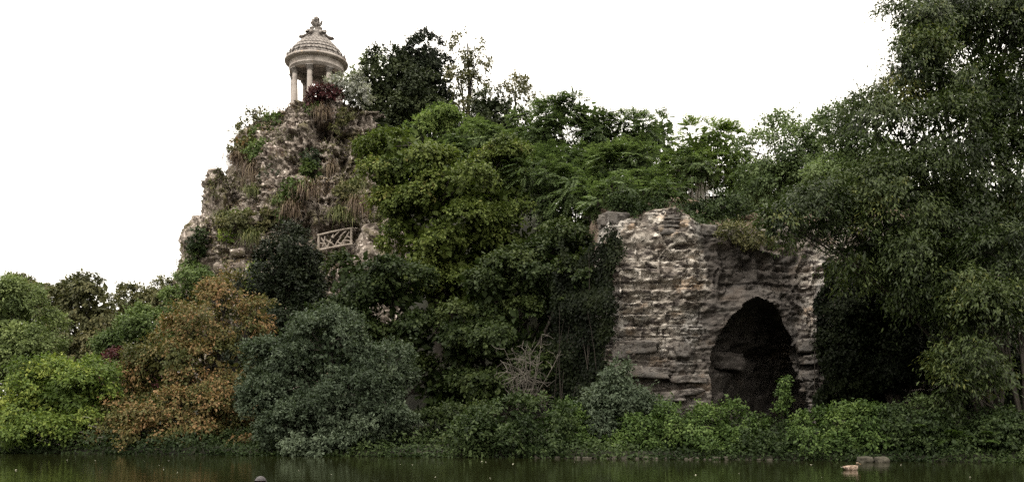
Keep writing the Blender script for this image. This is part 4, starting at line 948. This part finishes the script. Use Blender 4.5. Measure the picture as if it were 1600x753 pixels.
# ------------------------------------------------------------------ plants clinging to the rock island
GR = 'shrubs clinging to the rock peak'
for lab, Y_, lb, st_, mt_ in [
    ('dark red shrub in front of the temple columns', 75.2, [(503, 150, 20, 14), (518, 146, 12, 12), (490, 158, 14, 10)], 'small', 'red'),
    ('silvery white shrub right of the temple columns', 75.6, [(548, 140, 24, 20), (530, 132, 12, 12), (566, 148, 16, 14)], 'small', 'silver'),
    ('loose reddish green shrub on the upper left shoulder of the rock', 77.5, [(395, 195, 18, 16), (382, 212, 14, 14), (410, 188, 14, 12)], 'sparse', 'olive'),
    ('green shrub on the shoulder just left of the temple', 76.5, [(435, 200, 22, 14), (415, 212, 20, 14), (448, 195, 10, 10)], 'small', 'fresh'),
    ('round vivid green bush on the left shoulder of the rock', 73.6, [(408, 238, 22, 15), (395, 246, 14, 10)], 'small', 'fresh'),
    ('dark green tuft at the very left rim of the rock shoulder', 76, [(370, 236, 13, 11)], 'small', 'olive'),
    ('orange tinged shrub on the left shoulder of the rock', 76, [(382, 222, 14, 12)], 'small', 'rust'),
    ('small green shrub in the middle of the rock face', 72.8, [(490, 268, 14, 12), (478, 278, 10, 8)], 'herb', 'fresh'),
    ('grey green shrub left of the cave opening with the maple', 72.5, [(488, 246, 12, 8)], 'herb', 'grey'),
    ('olive shrub above the rustic railing', 70.5, [(540, 302, 16, 10), (556, 308, 10, 10)], 'herb', 'olive'),
    ('bushy green shrub on the middle ledge of the rock', 70.6, [(465, 298, 26, 10), (445, 304, 16, 10)], 'herb', 'fresh'),
    ('green shrub on the lower left face of the rock', 70.2, [(365, 352, 22, 16), (380, 345, 14, 12)], 'herb', 'olive'),
    ('dark green shrub in the hollow left of the lower face', 73.0, [(312, 376, 14, 22), (308, 398, 12, 16)], 'small', 'shade'),
    ('yellowish shrub low on the left face of the rock', 69.8, [(355, 372, 10, 10)], 'herb', 'bright'),
    ('pale green weeds in the cleft of the left face', 71.4, [(375, 335, 12, 9), (392, 352, 10, 9)], 'herb', 'pale'),
    ('ivy patch on the top of the left pinnacle', 74.6, [(333, 300, 8, 10)], 'sparse', 'olive'),
    ('fresh shrub at the foot of the left face', 69.5, [(312, 430, 14, 16), (330, 440, 14, 14)], 'herb', 'fresh'),
    ('small green tuft high on the face below the red shrub', 74.2, [(538, 186, 9, 12), (527, 200, 6, 8)], 'herb', 'olive'),
    ('green tuft hanging beneath the red shrub', 74.6, [(490, 170, 12, 6)], 'herb', 'fresh'),
    ('grey green shrub on the left slope below the vivid bush', 72.6, [(420, 272, 14, 9)], 'herb', 'grey'),
    ('muted green shrub on the face left of the railing', 70.6, [(420, 345, 16, 10), (408, 358, 12, 8)], 'herb', 'olive'),
    ('leafy shrub above the dark yew on the lower face', 70.2, [(440, 338, 12, 9)], 'herb', 'fresh'),
    ('green shrub on the right upper face near the maple', 73.4, [(556, 232, 12, 10)], 'herb', 'olive'),
    ('tiny pale shrub on the brow left of the temple', 76.8, [(420, 190, 12, 10)], 'sparse', 'pale'),
    ('green shrub hanging at the far left edge low on the rock', 72.4, [(300, 410, 10, 14)], 'small', 'fresh'),
    ('olive shrub beside the maple near the railing', 69.5, [(590, 345, 14, 8)], 'herb', 'olive')]:
    c0 = P(lb[0][0], lb[0][1] + lb[0][3], Y_)
    name_on_rock = float(c0[2])
    plant('rock_shrub', lab, 'shrub', Y_, lb, st_, mt_, base=lb[0][0], r0=.06, twigs=8, group=GR, over=dict(L=.21, W=.11, mr=.42))
name_on_rock = None
# moss and small weeds rooted all over the rock (ground cover)
def weeds(name, label, pts, nrm_y, n, seed, L_, mat, parent):
    rg = np.random.default_rng(seed); i_ = rg.integers(0, len(pts), n)
    c = pts[i_] + np.c_[rg.normal(0, .12, n), nrm_y - rg.uniform(0, .22, n), rg.normal(.05, .14, n)]
    tn = np.clip(.5 + .35 * vnoise(c * .6, seed) + rg.normal(0, .12, n), 0, 1)
    V_, F_, T_ = leaf_geo(rg, c, unit(rg.normal(0, 1, (n, 3)) + [0, -.3, -.3]), unit(rg.normal(0, .6, (n, 3)) + [0, -.5, .8]), L_ * rg.uniform(.6, 1.5, n), L_ * .5 * rg.uniform(.8, 1.3, n), tn)
    o = link(name, mesh_np(name, V_, F_, T_), M[mat], parent); o['kind'] = 'stuff'; o['label'] = label
frontv = ISL[(ISL[:, 1] < 79.5) & (ISL[:, 2] > 10)]
mk = (fbm(frontv * np.array([.5, .5, .7]), 3, 66) > .38)
weeds('rock_weeds', 'small olive weeds and moss scattered over the rock peak', frontv[mk], -.02, 9000, 31, .20, 'olive', island)
mk = (fbm(frontv * np.array([.6, .6, .8]) + 30, 3, 67) > .45)
weeds('rock_weeds', 'dark dry creepers and twigs scattered over the rock peak', frontv[mk], -.02, 6000, 32, .24, 'straw', island)
cv = CLF[(OVER > .05) & (OVER < 6) & (CLF[:, 0] < 15)]
cv = cv[fbm(cv * 1.0, 2, 12) > .05]
weeds('cliff_weeds', 'weeds growing on the earthy brow of the cliff', cv, 0, 6000, 33, .15, 'shade', cliff)
# hanging grass tufts
def tuft(label, px, py, Y, rx, drop, mat, seed, n=380):
    rg = np.random.default_rng(seed); o = P(px, py, Y); drop = drop * .72; root = thing('grass_tuft', label, 'grass', o, 'grass tufts hanging on the rock peak')
    a = rg.uniform(0, 2 * pi, n); hdir = np.c_[np.cos(a), np.sin(a) * .8 - .35, rg.normal(0, .25, n)]
    st0 = np.c_[rg.normal(0, rx * .4, n), rg.normal(0, .2, n), rg.normal(0, .22, n)]
    ln = rx * rg.uniform(.4, 1.1, n); dp = drop * rg.uniform(.05, 1.1, n) ** 1.3
    t = np.linspace(0, 1, 5)
    pts = st0[:, None] + hdir[:, None] * (ln[:, None] * (1 - (1 - t) ** 2))[..., None]
    pts[..., 2] += .35 * rx * np.sin(t * pi * .7) * 1.2 - dp[:, None] * t ** 2.2
    wd = .022 * (1 - t * .8)
    s = np.c_[-np.sin(a), np.cos(a), 0 * a][:, None] * wd[:, None]
    s = s + np.array([1, 0, 0]) * wd[:, None] * .6
    V_ = np.stack([pts - s, pts + s], 2).reshape(-1, 3)
    b_ = np.arange(n)[:, None, None] * 10 + np.arange(4)[None, :, None] * 2
    F_ = (b_ + np.array([0, 1, 3, 2])).reshape(-1, 4)
    tint = np.repeat(np.clip(.5 + rg.normal(0, .2, n), 0, 1), 10)
    link('blades', mesh_np('blades', V_, F_, tint), M[mat], root)
    tv, tf = tubes([(np.array([[0, .5, -.15], [0, .15, 0], [0, 0, .08]]), [.12, .12, .04])], 6)
    link('root_clump', mesh_np('root_clump', tv, tf), M['bark'], root)
for k, r in enumerate([('brown grass tuft hanging from the left rim of the rock shoulder', 368, 248, 75.0, .8, 2.0, 'straw'), ('long rust brown tuft hanging below the vivid green bush', 398, 262, 73.2, .9, 3.0, 'straw'),
        ('wide brown green tuft on the middle ledge', 482, 300, 70.2, 1.2, 1.7, 'straw'),
        ('brown tuft below the middle ledge at its left', 455, 328, 69.8, .9, 1.5, 'straw'), ('green topped tuft above the railing', 535, 338, 69.8, 1.0, 1.2, 'sedge'),
        ('straw tuft hanging beside the maple above the railing', 560, 320, 69.6, .8, 1.9, 'straw'), ('pale green tuft on the left slope', 440, 318, 71, .8, 1.0, 'sedge'), ('green tuft high on the right face', 555, 292, 72, .8, .8, 'sedge'),
        ('dry tuft on the face under the temple', 503, 176, 74.2, .7, 1.5, 'straw'), ('dry tuft in the middle of the upper face', 515, 262, 73.2, .6, 1.4, 'straw'),
        ('green tuft on the left lower face', 396, 300, 72.4, .7, 1.1, 'sedge'), ('dry tuft on the lower left face', 392, 372, 69.6, .8, 1.2, 'sedge'), ('drooping tuft near the left lower edge', 350, 340, 71.2, .7, 1.1, 'sedge')]):
    tuft(*r, seed=900 + k)
stage('rock plants')

# ------------------------------------------------------------------ ferns
rg = np.random.default_rng(15)
def frond_mesh(Lf, droop, seed):
    r = np.random.default_rng(seed); t = np.linspace(0, 1, 10)
    pth = np.c_[Lf * (t - .12 * t ** 2), 0 * t, Lf * (.75 * t - droop * t ** 2)]
    v1, f1 = tubes([(pth, np.linspace(.010, .003, 10))], 3)
    f1 = np.concatenate([f1[:, [0, 1, 2]], f1[:, [0, 2, 3]]])
    n = 17; tt_ = np.linspace(.14, .98, n); tt_ = np.repeat(tt_, 2); sg = np.tile([1., -1.], n)
    c = np.c_[Lf * (tt_ - .12 * tt_ ** 2), 0 * tt_, Lf * (.75 * tt_ - droop * tt_ ** 2)]
    d = unit(np.c_[.35 + 0 * tt_, sg, -.22 + 0 * tt_])
    v2, f2, t2 = leaf_geo(r, c, d, np.tile([[0, 0, 1.]], (2 * n, 1)), Lf * .26 * np.sin(pi * (tt_ * .85 + .12)) + .03, Lf * .058 + 0 * tt_, np.clip(.5 + r.normal(0, .1, 2 * n), 0, 1))
    v, f = join([(v1, f1), (v2, f2)])
    return mesh_np('frond', v, f, np.concatenate([np.full(len(v1), .5), t2]))
fr_m = [frond_mesh(1.15, .62, 1), frond_mesh(.95, .8, 2), frond_mesh(1.3, .55, 3)]
for lab, px_, py_, Y_ in [('large fern with arching fronds in the shade below the willow bough', 1478, 692, 30.6), ('smaller fern right of the large fern', 1530, 694, 30.4), ('fern at the left end of the fern patch', 1432, 680, 31.0)]:
    c = P(px_, py_, Y_); c[2] = max(c[2], .3); root = thing('fern', lab, 'fern', c, 'ferns on the right bank')
    for k in range(11):
        o = link('frond', fr_m[k % 3], M['nettle'], root); o.rotation_euler = (rg.uniform(-.15, .15), rg.uniform(-.5, .15), 2 * pi * k / 11 + rg.uniform(-.2, .2)); s_ = rg.uniform(.75, 1.1); o.scale = (s_,) * 3

# ------------------------------------------------------------------ water-edge stones
M['stone'] = noise_mat('edge_stone', [(.3, (.022, .020, .014)), (.6, (.060, .054, .040)), (.75, (.12, .11, .09))], 4, 6, .9, .5, 20)[0]
sm_ = [stone_mesh('stone', rg, (.42, .35, .16), 5, .12, .7) for _ in range(5)]
def edging(label, x0, x1, z0, step):
    o0 = np.array([x0, float(shore(x0)) - .1, 0]); root = thing('stone_edging', label, 'edging', o0)
    x_ = x0; k = 0
    while x_ < x1:
        o = link('stone', sm_[k % 5], M['stone'], root, np.array([x_, float(shore(x_)) - .12 + rg.uniform(-.05, .05), z0 + rg.uniform(-.03, .03)]) - o0)
        o.rotation_euler = (0, 0, rg.uniform(-.2, .2)); o.scale = (step / .42 * rg.uniform(.6, 1.05), 1, rg.uniform(.5, 1.2)); x_ += step * rg.uniform(.9, 1.1); k += 1
edging('row of small stones edging the water below the cliff', 1.0, 9.4, -.01, .36)
for lab, px_, Y_, s_ in [('rounded mossy boulder at the water right of the duck', 1352, 29.6, (.5, .42, .26)), ('flat boulder beside the mossy one at the water', 1378, 29.5, (.45, .4, .25))]:
    o = link('boulder', stone_mesh('boulder', rg, s_, 8, .12, .5), M['stone'], None, [(px_ - 800) / F * Y_, Y_, .06]); tag(o, lab, 'boulder')

# ------------------------------------------------------------------ floating leaves
lv = mesh_np('floating_leaf', *leaf_geo(rg, np.zeros((1, 3)), np.array([[1., 0, 0]]), np.array([[0, 0, 1.]]), np.array([.09]), np.array([.06]), np.zeros(1))[:2])
M['float'] = flat_mat('pale_fallen_leaf', (.42, .40, .30))
for k in range(34):
    Y_ = rg.uniform(21.5, 32); o = link('floating_leaf', lv, M['float'], None, [rg.uniform(-.62, .62) * Y_, Y_, .012]); o.rotation_euler = (rg.uniform(-.2, .2), rg.uniform(-.2, .2), rg.uniform(0, 6)); s_ = rg.uniform(.5, 1.0); o.scale = (s_,) * 3
    tag(o, 'tiny pale fallen leaf floating on the lake', 'leaf', 'fallen leaves floating on the lake')

# ------------------------------------------------------------------ duck
def loft(sections, n=20):
    """sections: (x, z, half width, half height up, half height down) along the body -> closed surface"""
    a = np.arange(n) * 2 * pi / n; V_ = []
    for x_, z_, hw, hu, hd in sections:
        s_ = np.sin(a); V_.append(np.stack([np.full(n, x_), hw * np.cos(a), z_ + np.where(s_ > 0, hu, hd) * s_], -1))
    V_ = np.concatenate(V_); k = len(sections)
    i = np.arange(k - 1)[:, None] * n; j = np.arange(n)[None]
    F_ = np.stack([i + j, i + (j + 1) % n, i + n + (j + 1) % n, i + n + j], -1).reshape(-1, 4)
    c0, c1 = len(V_), len(V_) + 1
    V_ = np.concatenate([V_, [V_[:n].mean(0)], [V_[-n:].mean(0)]])
    jj = np.arange(n)
    F_ = np.concatenate([F_, np.stack([jj, np.full(n, c0), np.full(n, c0), (jj + 1) % n], -1), np.stack([(k - 1) * n + jj, (k - 1) * n + (jj + 1) % n, np.full(n, c1), np.full(n, c1)], -1)])
    return V_, F_
M['duck'] = noise_mat('mottled_brown_feathers', [(.35, (.07, .045, .03)), (.5, (.20, .14, .10)), (.65, (.40, .31, .25))], 9, 6, .8, .4, 40, stretch=(1.2, 2, 2))[0]
M['duck_head'] = noise_mat('dark_head_feathers', [(.35, (.06, .045, .03)), (.65, (.17, .125, .085))], 12, 5, .75, .2, 40)[0]
M['bill'] = flat_mat('dull_orange_bill', (.32, .20, .09), .5)
M['pale_feather'] = flat_mat('pale_tail_feathers', (.55, .48, .42), .8)
M['eye'] = flat_mat('dark_eye', (.01, .01, .01), .15, .6)
dp = np.array([10.44, 26.0, 0.0])
duck = thing('duck', 'brown female duck swimming to the right near the far bank', 'duck', dp)
body = [(-.25, .075, .03, .012, .012), (-.21, .07, .06, .03, .04), (-.13, .06, .095, .065, .09), (-.03, .055, .115, .085, .11), (.07, .055, .105, .085, .11), (.14, .065, .08, .075, .10), (.18, .08, .055, .06, .08), (.205, .095, .02, .03, .04)]
part('body', loft(body), 'duck', duck, smooth=True)
nk, nf = tubes([(np.array([[.13, 0, .09], [.165, 0, .13], [.175, 0, .165], [.19, 0, .19]]), [.055, .042, .036, .036])], 14)
hd = loft([(.145, .20, .012, .012, .012), (.155, .20, .030, .03, .03), (.18, .205, .037, .038, .036), (.21, .202, .034, .033, .033), (.235, .192, .024, .022, .024), (.25, .186, .014, .013, .014)], 14)
part('head', join([(nk, nf), hd]), 'duck_head', duck, smooth=True)
part('bill', loft([(.24, .187, .016, .012, .010), (.265, .180, .019, .007, .006), (.29, .177, .020, .005, .005), (.303, .176, .010, .003, .003)], 12), 'bill', duck, smooth=True)
for sgn in (-1, 1):
    wv, wf = loft([(.11, .08, .006, .03, .03), (.06, .085, .016, .045, .05), (-.04, .085, .018, .05, .05), (-.14, .09, .014, .03, .035), (-.23, .095, .006, .01, .012)], 12)
    wv[:, 1] += sgn * (.096 - .25 * (wv[:, 0] + .02) ** 2 * 4 * .35)
    part('wing', (wv, wf), 'duck', duck, smooth=True)
    part('eye', tuple(loft([(.197, .212, .001, .001, .001), (.2, .212, .004, .006, .006), (.206, .212, .005, .007, .007), (.212, .212, .001, .001, .001)], 8)), 'eye', duck, (0, sgn * .033, 0), smooth=True)
for k in range(5):
    tv = _bx * [.11, .022, .004] + [-.055, 0, 0]
    o = part('tail_feather', (tv, _bf), 'pale_feather', duck, (-.22, (k - 2) * .014, .078)); o.rotation_euler = (0, radians(6), radians((k - 2) * 7))

# ------------------------------------------------------------------ person sitting on the near bank
M['skin'] = noise_mat('skin', [(.35, (.36, .21, .15)), (.65, (.46, .28, .20))], 8, 4, .5, .05, 40)[0]
M['hair'] = noise_mat('dark_hair', [(.35, (.012, .010, .011)), (.65, (.04, .034, .034))], 10, 6, .45, .4, 60, stretch=(4, 4, 1))[0]
M['shirt'] = noise_mat('dark_shirt', [(.35, (.03, .033, .04)), (.65, (.05, .055, .065))], 20, 5, .9, .2, 80)[0]
M['jeans'] = noise_mat('blue_trousers', [(.35, (.03, .045, .08)), (.65, (.06, .08, .13))], 20, 5, .9, .2, 80)[0]
px0 = (408 - CX) / F * 12.5
gz0 = float(ground_h(px0, 12.5))
person = thing('person', 'seated person with short dark hair, only the top of the head in view', 'person', (px0, 12.5, gz0))
def skin_obj(name, joints, edges, mat, sub=2):
    me = bpy.data.meshes.new(name); me.from_pydata([j[:3] for j in joints], edges, [])
    o = link(name, me, M[mat], person)
    sm__ = o.modifiers.new('skin', 'SKIN'); sl_ = me.skin_vertices[0].data
    for k, j in enumerate(joints):
        r_ = j[3]; sl_[k].radius = (r_, j[4] if len(j) > 4 else r_); sl_[k].use_root = (k == 0)
    ss_ = o.modifiers.new('sub', 'SUBSURF'); ss_.levels = ss_.render_levels = sub
    for p_ in me.polygons: p_.use_smooth = True
    return o
# pelvis, spine, neck, head, arms to the knees, crossed legs (facing the camera, -y)
J = [(0, 0, .11, .13, .10), (0, .01, .26, .125, .09), (0, .0, .42, .145, .10), (0, -.01, .53, .10, .075), (0, -.015, .60, .052, .052), (0, -.03, .68, .065, .07), (0, -.035, .745, .074, .088), (0, -.03, .80, .06, .075)]
E = [(k, k + 1) for k in range(7)]
for s in (-1, 1):
    b0 = len(J); J += [(s * .17, .0, .51, .055), (s * .24, -.05, .27, .043), (s * .20, -.26, .20, .034), (s * .17, -.33, .19, .03)]
    E += [(3, b0), (b0, b0 + 1), (b0 + 1, b0 + 2), (b0 + 2, b0 + 3)]
    b0 = len(J); J += [(s * .12, -.03, .10, .095), (s * .33, -.36, .17, .065), (s * .02, -.46, .07, .05), (-s * .10, -.50, .05, .04)]
    E += [(0, b0), (b0, b0 + 1), (b0 + 1, b0 + 2), (b0 + 2, b0 + 3)]
skin_obj('body', J, E, 'skin')
skin_obj('shirt', [(0, 0, .16, .135, .11), (0, .01, .28, .135, .10), (0, 0, .42, .155, .11), (0, -.01, .53, .10, .08), (.17, 0, .51, .065), (.225, -.04, .34, .06), (-.17, 0, .51, .065), (-.225, -.04, .34, .06)], [(0, 1), (1, 2), (2, 3), (3, 4), (4, 5), (3, 6), (6, 7)], 'shirt')
tj = [(0, 0, .12, .14, .12)]; te = []
for s in (-1, 1):
    b0 = len(tj); tj += [(s * .12, -.03, .10, .105), (s * .33, -.36, .17, .075), (s * .04, -.455, .075, .06)]; te += [(0, b0), (b0, b0 + 1), (b0 + 1, b0 + 2)]
skin_obj('trousers', tj, te, 'jeans')
for s in (-1, 1):   # hands: palm, four fingers and a thumb resting on the knees
    hj = [(s * .17, -.33, .19, .026, .018), (s * .165, -.40, .185, .034, .014)]; he = [(0, 1)]
    for k, ln in enumerate((.065, .075, .07, .055)):
        b0 = len(hj); xx_ = s * .165 + (k - 1.5) * .019; hj += [(xx_, -.42, .186, .0095), (xx_, -.42 - ln * .6, .182, .0085), (xx_, -.42 - ln, .165, .007)]; he += [(1, b0), (b0, b0 + 1), (b0 + 1, b0 + 2)]
    b0 = len(hj); hj += [(s * .165 - s * .035, -.375, .185, .0105), (s * .165 - s * .055, -.41, .18, .009)]; he += [(0, b0), (b0, b0 + 1)]
    skin_obj('hand', hj, he, 'skin', 1)
hm = stone_mesh('hair', np.random.default_rng(2), (1, 1, 1), 16, .04, .2); 
hv = np.zeros(len(hm.vertices) * 3, np.float32); hm.vertices.foreach_get('co', hv); hv = unit(hv.reshape(-1, 3))
cutz = np.where(hv[:, 1] < -.2, .42, -.45)
hv[:, 2] = np.maximum(hv[:, 2], cutz)
hv = hv * [.088, .105, .105] * (1 + .03 * vnoise(hv * 9, 4))[:, None] + [0, -.025, .775]
hm.vertices.foreach_set('co', hv.astype(np.float32).ravel()); hm.update()
link('hair', hm, M['hair'], person)
part('nose', loft([(-.012, .742, .004, .02, .008), (0, .742, .012, .025, .012), (.012, .742, .004, .02, .008)], 8), 'skin', person, (0, -.125, -.02), smooth=True)
M['lips'] = flat_mat('lips', (.30, .12, .10))
part('mouth', loft([(-.025, 0, .003, .002, .002), (0, 0, .008, .007, .007), (.025, 0, .003, .002, .002)], 8), 'lips', person, (0, -.108, .69), smooth=True)
for s in (-1, 1):
    part('eye', loft([(-.013, 0, .002, .001, .001), (0, 0, .008, .006, .006), (.013, 0, .002, .001, .001)], 8), 'eye', person, (s * .032, -.117, .752), smooth=True)
    part('ear', loft([(-.008, 0, .01, .02, .02), (0, 0, .017, .03, .03), (.008, 0, .01, .02, .02)], 10), 'skin', person, (s * .078, -.03, .735), smooth=True)
stage('done')
